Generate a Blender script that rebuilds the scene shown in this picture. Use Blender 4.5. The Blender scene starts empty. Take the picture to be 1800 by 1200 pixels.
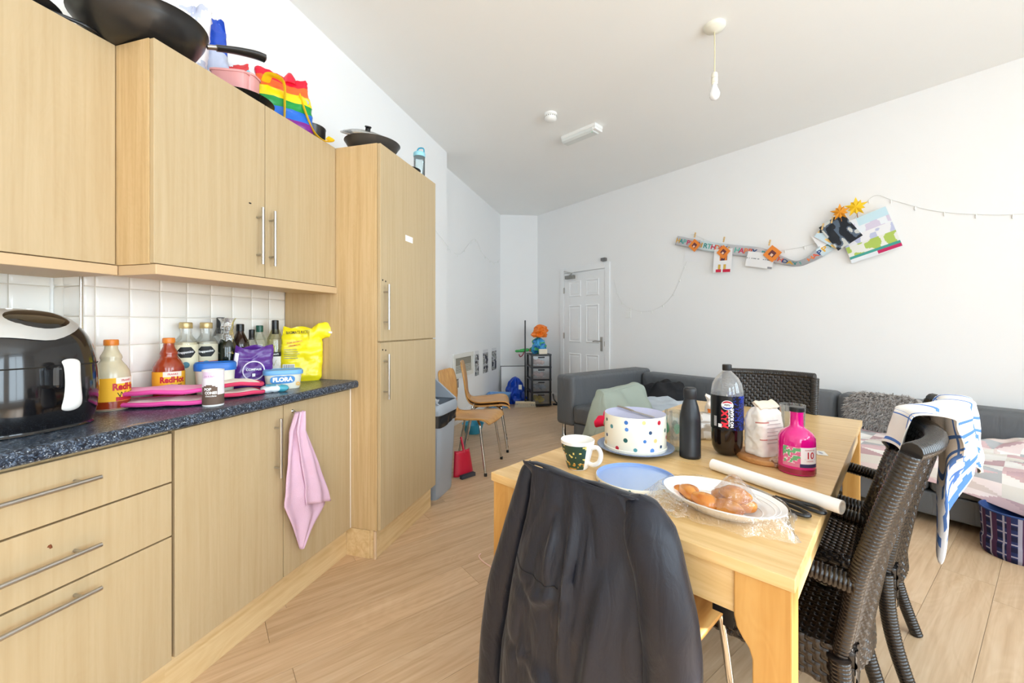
import bpy, bmesh, math, random
from mathutils import Vector, Matrix
random.seed(7)
R = math.radians
sc = bpy.context.scene
COL = sc.collection

# ---------------------------------------------------------------- camera, sky, sun, exposure
cam_d = bpy.data.cameras.new('camera')
cam = bpy.data.objects.new('camera', cam_d)
COL.objects.link(cam)
cam.location = (0, 0, 1.23)
cam.rotation_euler = (R(90), 0, math.atan2(200, 725))
cam_d.sensor_width = 36
cam_d.lens = 36 * 725 / 1800
cam_d.shift_y = -29 / 1800
cam_d.clip_start = 0.02
sc.camera = cam

world = bpy.data.worlds.new('daylight')
sc.world = world
world.use_nodes = True
_bg = world.node_tree.nodes['Background']
_bg.inputs['Color'].default_value = (0.75, 0.895, 1.0, 1)
_bg.inputs['Strength'].default_value = 8.8

sun_d = bpy.data.lights.new('sun', 'SUN')
sun_d.energy = 10.0
sun_d.angle = R(1.2)
sun_d.color = (1.0, 0.96, 0.90)
sun = bpy.data.objects.new('sun', sun_d)
COL.objects.link(sun)
SUN_FROM = Vector((0.93, -0.02, 0.625)).normalized()
sun.rotation_euler = SUN_FROM.to_track_quat('Z', 'Y').to_euler()
sun.location = (6, 2, 5)

vs = sc.view_settings
vs.view_transform = 'Standard'
vs.look = 'None'
vs.gamma = 1.0
vs.use_curve_mapping = False
vs.exposure = 0.08
sc.cycles.diffuse_bounces = 7
sc.cycles.max_bounces = 14
sc.cycles.transparent_max_bounces = 16
sc.cycles.sample_clamp_indirect = 8.0
sc.cycles.caustics_reflective = False
sc.cycles.caustics_refractive = False

# ---------------------------------------------------------------- helpers
def srgb(r, g, b):
    f = lambda c: (c / 12.92 if c <= 0.04045 else ((c + 0.055) / 1.055) ** 2.4)
    return (f(r / 255), f(g / 255), f(b / 255), 1.0)

MATS = {}
def _base(name):
    m = bpy.data.materials.new(name)
    m.use_nodes = True
    nt = m.node_tree
    return m, nt, nt.nodes['Principled BSDF']

def plain(name, c, rough=0.5, metal=0.0, spec=0.5, bump=0.0, bscale=80, var=0.0, vscale=6, coat=0.0):
    if name in MATS: return MATS[name]
    m, nt, b = _base(name)
    b.inputs['Roughness'].default_value = rough
    b.inputs['Metallic'].default_value = metal
    b.inputs['Specular IOR Level'].default_value = spec
    b.inputs['Coat Weight'].default_value = coat
    tc = nt.nodes.new('ShaderNodeTexCoord')
    nz = nt.nodes.new('ShaderNodeTexNoise')
    nz.inputs['Scale'].default_value = vscale
    nz.inputs['Detail'].default_value = 3
    nt.links.new(tc.outputs['Object'], nz.inputs['Vector'])
    mx = nt.nodes.new('ShaderNodeMix'); mx.data_type = 'RGBA'
    k = max(var, 0.02)
    mx.inputs['A'].default_value = (c[0] * (1 - k), c[1] * (1 - k), c[2] * (1 - k), 1)
    mx.inputs['B'].default_value = (min(1, c[0] * (1 + k)), min(1, c[1] * (1 + k)), min(1, c[2] * (1 + k)), 1)
    nt.links.new(nz.outputs['Fac'], mx.inputs['Factor'])
    nt.links.new(mx.outputs['Result'], b.inputs['Base Color'])
    if bump:
        n2 = nt.nodes.new('ShaderNodeTexNoise')
        n2.inputs['Scale'].default_value = bscale
        n2.inputs['Detail'].default_value = 4
        nt.links.new(tc.outputs['Object'], n2.inputs['Vector'])
        bp = nt.nodes.new('ShaderNodeBump')
        bp.inputs['Strength'].default_value = bump
        bp.inputs['Distance'].default_value = 0.004
        nt.links.new(n2.outputs['Fac'], bp.inputs['Height'])
        nt.links.new(bp.outputs['Normal'], b.inputs['Normal'])
    MATS[name] = m
    return m

def vcol(name, rough=0.6, bump=0.0, bscale=200, spec=0.4, coat=0.0):
    """print colour kept per face corner"""
    if name in MATS: return MATS[name]
    m, nt, b = _base(name)
    a = nt.nodes.new('ShaderNodeVertexColor'); a.layer_name = 'Col'
    nt.links.new(a.outputs['Color'], b.inputs['Base Color'])
    b.inputs['Roughness'].default_value = rough
    b.inputs['Specular IOR Level'].default_value = spec
    b.inputs['Coat Weight'].default_value = coat
    if bump:
        tc = nt.nodes.new('ShaderNodeTexCoord')
        n2 = nt.nodes.new('ShaderNodeTexNoise'); n2.inputs['Scale'].default_value = bscale
        nt.links.new(tc.outputs['Object'], n2.inputs['Vector'])
        bp = nt.nodes.new('ShaderNodeBump'); bp.inputs['Strength'].default_value = bump; bp.inputs['Distance'].default_value = 0.003
        nt.links.new(n2.outputs['Fac'], bp.inputs['Height'])
        nt.links.new(bp.outputs['Normal'], b.inputs['Normal'])
    MATS[name] = m
    return m

def wood(name, c0, c1, c2, axis=2, grain=26.0, stretch=0.05, rough=0.42, rand=False, fine=0.5, figure=2.2, spec=0.4):
    if name in MATS: return MATS[name]
    m, nt, b = _base(name)
    N, L = nt.nodes, nt.links
    tc = N.new('ShaderNodeTexCoord')
    src = tc.outputs['Object']
    if rand:
        oi = N.new('ShaderNodeObjectInfo')
        mul = N.new('ShaderNodeMath'); mul.operation = 'MULTIPLY'; mul.inputs[1].default_value = 37.0
        L.new(oi.outputs['Random'], mul.inputs[0])
        cx = N.new('ShaderNodeCombineXYZ')
        for i in range(3): L.new(mul.outputs[0], cx.inputs[i])
        ad = N.new('ShaderNodeVectorMath'); ad.operation = 'ADD'
        L.new(src, ad.inputs[0]); L.new(cx.outputs[0], ad.inputs[1])
        src = ad.outputs[0]
    def mp(s, st):
        q = N.new('ShaderNodeMapping')
        v = [s, s, s]; v[axis] = s * st
        q.inputs['Scale'].default_value = v
        L.new(src, q.inputs['Vector'])
        return q.outputs[0]
    n1 = N.new('ShaderNodeTexNoise'); n1.inputs['Scale'].default_value = 1.0; n1.inputs['Detail'].default_value = 5; n1.inputs['Distortion'].default_value = 0.6
    L.new(mp(grain, stretch), n1.inputs['Vector'])
    n2 = N.new('ShaderNodeTexNoise'); n2.inputs['Scale'].default_value = 1.0; n2.inputs['Detail'].default_value = 2; n2.inputs['Distortion'].default_value = figure
    L.new(mp(grain * 0.16, 0.22), n2.inputs['Vector'])
    # cathedral figure: rings of the slow noise
    sn = N.new('ShaderNodeMath'); sn.operation = 'MULTIPLY'; sn.inputs[1].default_value = 60.0
    L.new(n2.outputs['Fac'], sn.inputs[0])
    si = N.new('ShaderNodeMath'); si.operation = 'SINE'; L.new(sn.outputs[0], si.inputs[0])
    ma = N.new('ShaderNodeMath'); ma.operation = 'MULTIPLY_ADD'; ma.inputs[1].default_value = 0.10 * fine; 
    L.new(si.outputs[0], ma.inputs[0]); L.new(n1.outputs['Fac'], ma.inputs[2])
    cr = N.new('ShaderNodeValToRGB')
    e = cr.color_ramp.elements
    e[0].position = 0.30; e[0].color = c0
    e[1].position = 0.72; e[1].color = c2
    k = e.new(0.5); k.color = c1
    L.new(ma.outputs[0], cr.inputs['Fac'])
    out = cr.outputs['Color']
    if rand:
        hs = N.new('ShaderNodeHueSaturation')
        mr = N.new('ShaderNodeMapRange'); mr.inputs['To Min'].default_value = 0.94; mr.inputs['To Max'].default_value = 1.05
        L.new(oi.outputs['Random'], mr.inputs['Value'])
        L.new(mr.outputs[0], hs.inputs['Value'])
        L.new(out, hs.inputs['Color']); out = hs.outputs['Color']
    L.new(out, b.inputs['Base Color'])
    b.inputs['Roughness'].default_value = rough
    b.inputs['Specular IOR Level'].default_value = spec
    bp = N.new('ShaderNodeBump'); bp.inputs['Strength'].default_value = 0.06; bp.inputs['Distance'].default_value = 0.002
    L.new(n1.outputs['Fac'], bp.inputs['Height']); L.new(bp.outputs['Normal'], b.inputs['Normal'])
    MATS[name] = m
    return m

def clear(name, tint=(1, 1, 1), alpha=0.12, rough=0.03, crinkle=0.0, haze=0.0):
    """thin clear glass, plastic or film: lets light straight through, shines at the edges"""
    if name in MATS: return MATS[name]
    m = bpy.data.materials.new(name); m.use_nodes = True
    nt = m.node_tree; N, L = nt.nodes, nt.links
    N.remove(N['Principled BSDF'])
    tr = N.new('ShaderNodeBsdfTransparent'); tr.inputs['Color'].default_value = (*tint, 1)
    gl = N.new('ShaderNodeBsdfGlossy'); gl.inputs['Roughness'].default_value = rough
    gl.inputs['Color'].default_value = (0.95, 0.95, 0.95, 1)
    fr = N.new('ShaderNodeLayerWeight'); fr.inputs['Blend'].default_value = 0.35
    mr = N.new('ShaderNodeMapRange'); mr.inputs['To Min'].default_value = alpha * 0.35; mr.inputs['To Max'].default_value = min(1, alpha * 4 + 0.1)
    L.new(fr.outputs['Fresnel'], mr.inputs['Value'])
    mx = N.new('ShaderNodeMixShader')
    L.new(mr.outputs[0], mx.inputs['Fac']); L.new(tr.outputs[0], mx.inputs[1]); L.new(gl.outputs[0], mx.inputs[2])
    last = mx.outputs[0]
    if haze:
        df = N.new('ShaderNodeBsdfDiffuse'); df.inputs['Color'].default_value = (0.9, 0.9, 0.9, 1)
        m2 = N.new('ShaderNodeMixShader'); m2.inputs['Fac'].default_value = haze
        L.new(last, m2.inputs[1]); L.new(df.outputs[0], m2.inputs[2]); last = m2.outputs[0]
    L.new(last, N['Material Output'].inputs['Surface'])
    if crinkle:
        tc = N.new('ShaderNodeTexCoord'); nz = N.new('ShaderNodeTexNoise'); nz.inputs['Scale'].default_value = 60; nz.inputs['Distortion'].default_value = 2
        L.new(tc.outputs['Object'], nz.inputs['Vector'])
        bp = N.new('ShaderNodeBump'); bp.inputs['Strength'].default_value = crinkle; bp.inputs['Distance'].default_value = 0.006
        L.new(nz.outputs['Fac'], bp.inputs['Height']); L.new(bp.outputs['Normal'], gl.inputs['Normal']); L.new(bp.outputs['Normal'], fr.inputs['Normal'])
    MATS[name] = m
    return m

class MB:
    def __init__(s): s.v = []; s.f = []; s.c = []; s.col = None
    def add(s, vs_, fs):
        o = len(s.v); s.v += [tuple(p) for p in vs_]
        for q in fs: s.f.append(tuple(o + i for i in q)); s.c.append(s.col)
        return s
    def box(s, x0, x1, y0, y1, z0, z1, M=None):
        p = [Vector((x, y, z)) for z in (z0, z1) for y in (y0, y1) for x in (x0, x1)]
        if M is not None: p = [M @ q for q in p]
        return s.add(p, [(0, 2, 3, 1), (4, 5, 7, 6), (0, 1, 5, 4), (2, 6, 7, 3), (0, 4, 6, 2), (1, 3, 7, 5)])
    def prism(s, poly, z0, z1, M=None):
        n = len(poly)
        a = sum(poly[i][0] * poly[(i + 1) % n][1] - poly[(i + 1) % n][0] * poly[i][1] for i in range(n))
        if a < 0: poly = poly[::-1]
        p = [Vector((x, y, z0)) for x, y in poly] + [Vector((x, y, z1)) for x, y in poly]
        if M is not None: p = [M @ q for q in p]
        return s.add(p, [tuple(range(n - 1, -1, -1)), tuple(range(n, 2 * n))] + [(i, (i + 1) % n, n + (i + 1) % n, n + i) for i in range(n)])
    def lathe(s, prof, n=24, M=None, sx=1.0, sy=1.0, cap=True, power=2.0):
        p = []
        for r, z in prof:
            for k in range(n):
                a = 2 * math.pi * k / n
                ca, sa = math.cos(a), math.sin(a)
                if power != 2.0:
                    q = (abs(ca) ** power + abs(sa) ** power) ** (-1 / power)
                    ca *= q; sa *= q
                p.append(Vector((r * sx * ca, r * sy * sa, z)))
        if M is not None: p = [M @ q for q in p]
        fs = []
        m = len(prof)
        for j in range(m - 1):
            for k in range(n):
                fs.append((j * n + k, j * n + (k + 1) % n, (j + 1) * n + (k + 1) % n, (j + 1) * n + k))
        if cap:
            if prof[0][0] > 1e-5: fs.append(tuple(range(n - 1, -1, -1)))
            if prof[-1][0] > 1e-5: fs.append(tuple(range((m - 1) * n, m * n)))
        return s.add(p, fs)
    def tube(s, pts, rad, n=10, cap=True, flat=1.0):
        pts = [Vector(p) for p in pts]
        m = len(pts)
        if not hasattr(rad, '__len__'): rad = [rad] * m
        T = []
        for i in range(m):
            t = (pts[min(i + 1, m - 1)] - pts[max(i - 1, 0)])
            T.append(t.normalized() if t.length > 1e-9 else Vector((0, 0, 1)))
        ref = Vector((0, 0, 1)) if abs(T[0].z) < 0.9 else Vector((1, 0, 0))
        nx = T[0].cross(ref).normalized()
        p = []
        for i in range(m):
            nx = (nx - T[i] * nx.dot(T[i])).normalized()
            ny = T[i].cross(nx)
            for k in range(n):
                a = 2 * math.pi * k / n
                p.append(pts[i] + (nx * math.cos(a) + ny * math.sin(a) * flat) * rad[i])
        fs = [(j * n + k, j * n + (k + 1) % n, (j + 1) * n + (k + 1) % n, (j + 1) * n + k) for j in range(m - 1) for k in range(n)]
        if cap: fs += [tuple(range(n - 1, -1, -1)), tuple(range((m - 1) * n, m * n))]
        return s.add(p, fs)
    def grid(s, fn, nu, nv, closed_u=False, colfn=None):
        p = []
        for j in range(nv + 1):
            for i in range(nu + (0 if closed_u else 1)):
                p.append(fn(i / nu, j / nv))
        w = nu if closed_u else nu + 1
        fs = []; cs = []
        for j in range(nv):
            for i in range(nu):
                fs.append((j * w + i, j * w + (i + 1) % w, (j + 1) * w + (i + 1) % w, (j + 1) * w + i))
                cs.append(colfn((i + .5) / nu, (j + .5) / nv) if colfn else s.col)
        o = len(s.v); s.v += [tuple(q) for q in p]
        for q, c in zip(fs, cs): s.f.append(tuple(o + k for k in q)); s.c.append(c)
        return s
    def mesh(s, name, mat, smooth=False):
        me = bpy.data.meshes.new(name)
        me.from_pydata(s.v, [], s.f)
        mats = mat if isinstance(mat, (list, tuple)) else [mat]
        for q in mats: me.materials.append(q)
        if any(c is not None for c in s.c):
            at = me.color_attributes.new('Col', 'FLOAT_COLOR', 'CORNER')
            k = 0; buf = []
            for p, c in zip(me.polygons, s.c):
                c = c or (0.8, 0.8, 0.8, 1)
                for _ in range(p.loop_total): buf += [c[0], c[1], c[2], 1.0]
            at.data.foreach_set('color', buf)
        if smooth: me.polygons.foreach_set('use_smooth', [True] * len(me.polygons))
        me.update()
        return me
    def build(s, name, mat, parent=None, smooth=False, bevel=0, segs=2, solid=0, sub=0, auto=None, loc=None, rz=0, normals=True):
        me = s.mesh(name, mat, smooth)
        if normals and len(me.polygons) < 60000:
            bm = bmesh.new(); bm.from_mesh(me); bmesh.ops.recalc_face_normals(bm, faces=bm.faces); bm.to_mesh(me); bm.free()
        o = bpy.data.objects.new(name, me); COL.objects.link(o)
        if parent: o.parent = parent
        if loc: o.location = loc
        if rz: o.rotation_euler = (0, 0, rz)
        if solid:
            q = o.modifiers.new('thickness', 'SOLIDIFY'); q.thickness = solid; q.offset = 0
        if sub:
            q = o.modifiers.new('smooth', 'SUBSURF'); q.levels = sub; q.render_levels = sub
        if bevel:
            q = o.modifiers.new('edge', 'BEVEL'); q.width = bevel; q.segments = segs; q.limit_method = 'ANGLE'; q.angle_limit = R(40); q.harden_normals = False
        if auto or (smooth and auto is None and not sub):
            ang = R(auto or 40)
            bm = bmesh.new(); bm.from_mesh(me)
            for e in bm.edges:
                if len(e.link_faces) == 2 and e.calc_face_angle(0) > ang: e.smooth = False
            bm.to_mesh(me); bm.free()
        return o

def tag(o, label=None, cat=None, group=None, kind=None):
    if label: o['label'] = label
    if cat: o['category'] = cat
    if group: o['group'] = group
    if kind: o['kind'] = kind
    return o
def thing(name, label, cat, loc=(0, 0, 0), rz=0, group=None):
    o = bpy.data.objects.new(name, None); COL.objects.link(o)
    o.location = loc; o.rotation_euler = (0, 0, rz); o.empty_display_size = 0.1
    return tag(o, label, cat, group)
def copy_tree(o, parent=None):
    c = o.copy(); COL.objects.link(c)
    if parent is not None: c.parent = parent
    for ch in list(o.children): copy_tree(ch, c)
    return c
def struct(o): o['kind'] = 'structure'; return o
def spline(pts, n=8):
    """Catmull-Rom through the points"""
    pts = [Vector(p) for p in pts]; out = []
    for i in range(len(pts) - 1):
        a = pts[max(i - 1, 0)]; b = pts[i]; c = pts[i + 1]; d = pts[min(i + 2, len(pts) - 1)]
        for k in range(n):
            t = k / n
            out.append(0.5 * ((2 * b) + (c - a) * t + (2 * a - 5 * b + 4 * c - d) * t * t + (3 * b - a - 3 * c + d) * t ** 3))
    out.append(pts[-1])
    return out
def text_data(body, size=0.05, bold=0.0, squash=1.0):
    """outline of a line of lettering as flat vertices and faces, centred on the origin"""
    cu = bpy.data.curves.new('lettering', 'FONT'); cu.body = body; cu.size = size
    cu.align_x = 'CENTER'; cu.align_y = 'CENTER'; cu.offset = bold * size; cu.resolution_u = 3
    ob = bpy.data.objects.new('lettering', cu); COL.objects.link(ob)
    dg = bpy.context.evaluated_depsgraph_get()
    me = bpy.data.meshes.new_from_object(ob.evaluated_get(dg))
    v = [(p.co.x * squash, p.co.y) for p in me.vertices]; f = [tuple(p.vertices) for p in me.polygons]
    bpy.data.objects.remove(ob); bpy.data.curves.remove(cu); bpy.data.meshes.remove(me)
    return v, f
def text_on(mb, body, size, fn, bold=0.02, squash=1.0, rot=0.0, off=(0, 0)):
    v, f = text_data(body, size, bold, squash)
    c, s_ = math.cos(rot), math.sin(rot)
    mb.add([fn(off[0] + x * c - y * s_, off[1] + x * s_ + y * c) for x, y in v], f)
def cyl_map(r, z0, a0=0.0):
    """wrap (x along the girth, y up) on an upright cylinder, x=0 at local angle a0"""
    return lambda x, y: Vector((r * math.cos(a0 + x / r), r * math.sin(a0 + x / r), z0 + y))
def patch(mb, r, z0, z1, a0, a1, n=14, nz=1, colfn=None):
    return mb.grid(lambda u, v: Vector((r * math.cos(a0 + (a1 - a0) * u), r * math.sin(a0 + (a1 - a0) * u), z0 + (z1 - z0) * v)), n, nz, colfn=colfn)
def shape_on(mb, f, pts, rings=5):
    """closed outline laid on a curved surface: rings shrink to the centroid so that it follows the curve"""
    cx = sum(p[0] for p in pts) / len(pts); cy = sum(p[1] for p in pts) / len(pts); n = len(pts)
    v = [f(cx + (x - cx) * k / rings, cy + (y - cy) * k / rings) for k in range(1, rings + 1) for x, y in pts] + [f(cx, cy)]
    fs = [((k * n + i), (k * n + (i + 1) % n), ((k + 1) * n + (i + 1) % n), ((k + 1) * n + i)) for k in range(rings - 1) for i in range(n)]
    fs += [(rings * n, i, (i + 1) % n) for i in range(n)]
    return mb.add(v, fs)
def dense(pts, n=4): return [(lerp(a[0], b[0], k / n), lerp(a[1], b[1], k / n)) for a, b in zip(pts, pts[1:] + pts[:1]) for k in range(n)]
def ease(t): t = max(0, min(1, t)); return t * t * (3 - 2 * t)
def lerp(a, b, t): return a + (b - a) * t
def interp(tab, t):
    for (a, va), (b, vb) in zip(tab, tab[1:]):
        if t <= b: return va + (vb - va) * ((t - a) / (b - a) if b > a else 0)
    return tab[-1][1]
_N = [random.random() for _ in range(4096)]
def vnoise(x, y=0.0, z=0.0):
    xi, yi, zi = math.floor(x), math.floor(y), math.floor(z)
    fx, fy, fz = ease(x - xi), ease(y - yi), ease(z - zi)
    h = lambda i, j, k: _N[(i * 73 + j * 179 + k * 283) & 4095]
    l = lambda a, b, t: a + (b - a) * t
    return l(l(l(h(xi, yi, zi), h(xi + 1, yi, zi), fx), l(h(xi, yi + 1, zi), h(xi + 1, yi + 1, zi), fx), fy),
             l(l(h(xi, yi, zi + 1), h(xi + 1, yi, zi + 1), fx), l(h(xi, yi + 1, zi + 1), h(xi + 1, yi + 1, zi + 1), fx), fy), fz) * 2 - 1
def face_cam(x, y): return math.atan2(-y, -x)    # angle (from +X) of the side that looks to the room's near end

# ---------------------------------------------------------------- materials
M_WALL = plain('painted_wall', srgb(241, 241, 241), 0.85, var=0.008, vscale=1.5, bump=0.05, bscale=120, spec=0.2)
M_CEIL = plain('painted_ceiling', srgb(247, 248, 247), 0.9, var=0.008, vscale=1.2, spec=0.15)
M_GLOSSW = plain('white_gloss_paint', srgb(240, 241, 242), 0.35)
M_WHITE = plain('white_plastic', srgb(240, 240, 238), 0.4)
M_STEEL = plain('brushed_steel', srgb(190, 186, 180), 0.32, metal=1.0)
M_CHROME = plain('chrome', srgb(205, 203, 198), 0.14, metal=1.0)
M_BLACKP = plain('black_plastic', srgb(22, 22, 24), 0.3)
M_DARKGAP = plain('dark_void', srgb(30, 26, 22), 0.9)
M_DOORWOOD = wood('beech_laminate', srgb(182, 159, 122), srgb(187, 165, 129), srgb(192, 171, 136), 2, 60, 0.03, 0.40, fine=.25)
M_SIDEWOOD = wood('beech_side_laminate', srgb(190, 159, 114), srgb(200, 171, 126), srgb(208, 181, 138), 2, 60, 0.03, 0.45, fine=.25)
M_PLINTH = wood('beech_plinth', srgb(205, 172, 122), srgb(216, 186, 138), srgb(224, 198, 152), 1, 34, 0.035, 0.45)
M_FLOOR = wood('oak_plank', srgb(194, 161, 125), srgb(206, 175, 140), srgb(216, 188, 155), 0, 46, 0.05, 0.40, rand=True, fine=0.42, figure=1.2)
M_TABLE = wood('oak_veneer', srgb(206, 168, 110), srgb(217, 182, 126), srgb(226, 194, 142), 1, 42, 0.05, 0.33, fine=0.35)
M_TABLEL = wood('oak_veneer_long', srgb(206, 168, 110), srgb(217, 182, 126), srgb(226, 194, 142), 0, 42, 0.05, 0.33, fine=0.35)
M_TABLEV = wood('oak_veneer_upright_shaded', srgb(184, 134, 68), srgb(194, 145, 78), srgb(202, 156, 90), 2, 42, 0.05, 0.36, fine=0.35)  # deeper oak for the legs, shade of their fronts painted into the colour
M_PLY = wood('bent_plywood', srgb(186, 130, 66), srgb(203, 150, 84), srgb(214, 166, 100), 1, 40, 0.05, 0.3, fine=0.4)
M_PLYB = wood('bent_plywood_upright', srgb(186, 130, 66), srgb(203, 150, 84), srgb(214, 166, 100), 2, 40, 0.05, 0.3, fine=0.4)
M_VC = vcol('printed_matte', 0.7)
M_VCG = vcol('printed_glossy', 0.28, spec=0.5)
M_CLOTH = vcol('printed_cloth', 0.9, bump=0.25, bscale=260, spec=0.15)

# ---------------------------------------------------------------- the room
P0 = Vector((-1.439, 6.848, 0)); WD = Vector((0.7915, -0.6111, 0)).normalized(); WN = Vector((-WD.y * -1, -WD.x, 0))
WN = Vector((WD.y, -WD.x, 0))           # from the long wall into the room
def S(s, q, z): return P0 + WD * s + WN * q + Vector((0, 0, z))
WALL_RZ = math.atan2(WD.y, WD.x)
HC = 3.08
pA, pB, pC, pD, pE, pF = (-2.0, -3.0), (-2.0, 1.0), (-1.85, 1.0), (-1.85, 4.08), (-2.03, 4.08), (-2.03, 6.62)
pG = (P0.x, P0.y); q_ = S(6.6, 0, 0); pH = (q_.x, q_.y); pI = (2.6, -3.0)

# floor: sub-floor slab with one plank object per board
fb = MB(); fb.prism([(-2.2, -3.2), (-2.2, 7.1), (-1.3, 7.1), (4.1, 2.9), (2.9, -3.2)], -0.10, -0.0085)
floor = struct(fb.build('floor', M_DARKGAP))
PLD = Vector((-WN.x, -WN.y))             # boards run square to the long wall
PLX = Vector((WD.x, WD.y))
clip_poly = [(-2.1, -3.1), (pI[0] + .06, -3.1), (pH[0] + .1, pH[1] - .02), (pH[0] + .03, pH[1] + .08), (pG[0] + .05, pG[1] + .06), (-2.1, 6.68)]
def clip(poly, conv):
    def ins(p, a, b): return (b[0] - a[0]) * (p[1] - a[1]) - (b[1] - a[1]) * (p[0] - a[0]) >= -1e-9
    out = poly
    for i in range(len(conv)):
        a, b = conv[i], conv[(i + 1) % len(conv)]
        src = out; out = []
        for k in range(len(src)):
            p, q = src[k], src[(k + 1) % len(src)]
            ip, iq = ins(p, a, b), ins(q, a, b)
            if ip: out.append(p)
            if ip != iq:
                d1 = (b[0] - a[0]) * (p[1] - a[1]) - (b[1] - a[1]) * (p[0] - a[0])
                d2 = (b[0] - a[0]) * (q[1] - a[1]) - (b[1] - a[1]) * (q[0] - a[0])
                t = d1 / (d1 - d2)
                out.append((p[0] + (q[0] - p[0]) * t, p[1] + (q[1] - p[1]) * t))
        if not out: return []
    return out
PW, PLN, GAP = 0.184, 1.22, 0.0006
rot_p = math.atan2(PLD.y, PLD.x)
full_plank = None
nrow = 0
for row in range(-36, 30):
    off = random.uniform(0, PLN)
    for k in range(-4, 7):
        a0 = k * PLN + off - PLN; a1 = a0 + PLN
        r0 = row * PW; r1 = r0 + PW
        org = (PLD * ((a0 + a1) / 2) + PLX * ((r0 + r1) / 2))
        pts = [(a0 + GAP, r0 + GAP), (a1 - GAP, r0 + GAP), (a1 - GAP, r1 - GAP), (a0 + GAP, r1 - GAP)]
        wp = [tuple(PLD * a + PLX * b) for a, b in pts]
        cl = clip(wp, clip_poly)
        if len(cl) < 3: continue
        ar = abs(sum(cl[i][0] * cl[(i + 1) % len(cl)][1] - cl[(i + 1) % len(cl)][0] * cl[i][1] for i in range(len(cl)))) / 2
        if ar < 0.004: continue
        full = ar > PLN * PW * 0.985
        if full and full_plank is not None:
            me = full_plank
        else:
            ca, sa = math.cos(-rot_p), math.sin(-rot_p)
            loc = [((x - org.x) * ca - (y - org.y) * sa, (x - org.x) * sa + (y - org.y) * ca) for x, y in cl]
            me = MB().prism(loc, -0.008, 0.0).mesh('plank', M_FLOOR)
            if full: full_plank = me
        o = bpy.data.objects.new('plank', me); COL.objects.link(o)
        o.parent = floor; o.location = (org.x, org.y, 0); o.rotation_euler = (0, 0, rot_p)

def wall(name, a, b, t=0.14, ext0=0.0, ext1=0.0, holes=(), mat=None, z1=HC):
    """wall from a to b, the room on its right-hand side; holes = (from, to, bottom, top) measured from a"""
    a = Vector((a[0], a[1], 0)); b = Vector((b[0], b[1], 0))
    d = (b - a); ln = d.length; ang = math.atan2(d.y, d.x)
    mb = MB()
    xs = [-ext0]
    for h in holes: xs += [h[0], h[1]]
    xs += [ln + ext1]
    for i in range(0, len(xs), 2): mb.box(xs[i], xs[i + 1], 0, t, 0, z1)
    for h in holes:
        if h[2] > 0: mb.box(h[0], h[1], 0, t, 0, h[2])
        if h[3] < z1: mb.box(h[0], h[1], 0, t, h[3], z1)
    o = struct(mb.build(name, mat or M_WALL))
    o.location = a; o.rotation_euler = (0, 0, ang)
    return o
wall('wall_left', pA, pB, ext0=0.14, ext1=0.0)
WALL_K = wall('wall_kitchen', pC, pD, t=0.29)
wall('wall_alcove', pE, pF, ext1=0.1)
wall('wall_far', pF, pG, ext1=0.05)
WALL_R = wall('wall_right', pG, pH, ext1=0.14)
WIN1 = (1.50, 3.35, 0.35, 3.0); WIN2 = (3.95, 5.7, 0.35, 3.0)
wall('wall_window', pH, pI, t=0.26, ext1=0.1, holes=(WIN1, WIN2))
WIN_FILL = (0.7, 2.1, 0.8, 2.9)  # unseen rear window, added for overall fill light
wall('wall_rear', pI, pA, t=0.2, holes=(WIN_FILL,))
cb = MB(); cb.prism([(-2.25, -3.3), (-2.25, 7.2), (-1.3, 7.2), (4.3, 3.0), (3.1, -3.3)], HC, HC + 0.12)
struct(cb.build('ceiling', M_CEIL))

M_PANE = clear('window_pane', alpha=0.05)
def window(name, a, b, h, t):
    a = Vector((a[0], a[1], 0)); b = Vector((b[0], b[1], 0)); d = b - a; ang = math.atan2(d.y, d.x)
    w0, w1, z0, z1 = h
    root = bpy.data.objects.new(name, None); COL.objects.link(root); struct(root)
    root.location = a; root.rotation_euler = (0, 0, ang)
    m = MB(); e = 0.06
    y0, y1 = t * 0.45, t * 0.45 + 0.06
    for x in (w0, w1 - e): m.box(x, x + e, y0, y1, z0, z1)
    for z in (z0, z1 - e): m.box(w0 + e, w1 - e, y0, y1, z, z + e)
    m.box((w0 + w1) / 2 - .03, (w0 + w1) / 2 + .03, y0, y1, z0 + e, z1 - e)
    m.build('window_frame', M_GLOSSW, root)
    m = MB(); m.box(w0 - .05, w1 + .05, -0.06, y0, z0 - 0.035, z0 - 0.001); m.build('window_sill', M_GLOSSW, root, bevel=.006)
    for s0, s1 in ((w0 + e, (w0 + w1) / 2 - .03), ((w0 + w1) / 2 + .03, w1 - e)):
        MB().add([(s0, y0 + .03, z0 + e), (s1, y0 + .03, z0 + e), (s1, y0 + .03, z1 - e), (s0, y0 + .03, z1 - e)], [(0, 1, 2, 3)]).build('pane', M_PANE, root)
    # light portal: steers the sky's light sampling through the opening (gives off nothing itself)
    L = bpy.data.lights.new('window_portal', 'AREA'); L.shape = 'RECTANGLE'; L.size = w1 - w0; L.size_y = z1 - z0
    L.cycles.is_portal = True
    lo = bpy.data.objects.new('window_portal', L); COL.objects.link(lo); lo.parent = root
    lo.location = ((w0 + w1) / 2, t + 0.02, (z0 + z1) / 2); lo.rotation_euler = (R(-90), 0, 0)
window('window_1', pH, pI, WIN1, 0.26)
window('window_2', pH, pI, WIN2, 0.26)
window('window_fill', pI, pA, WIN_FILL, 0.2)

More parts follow.
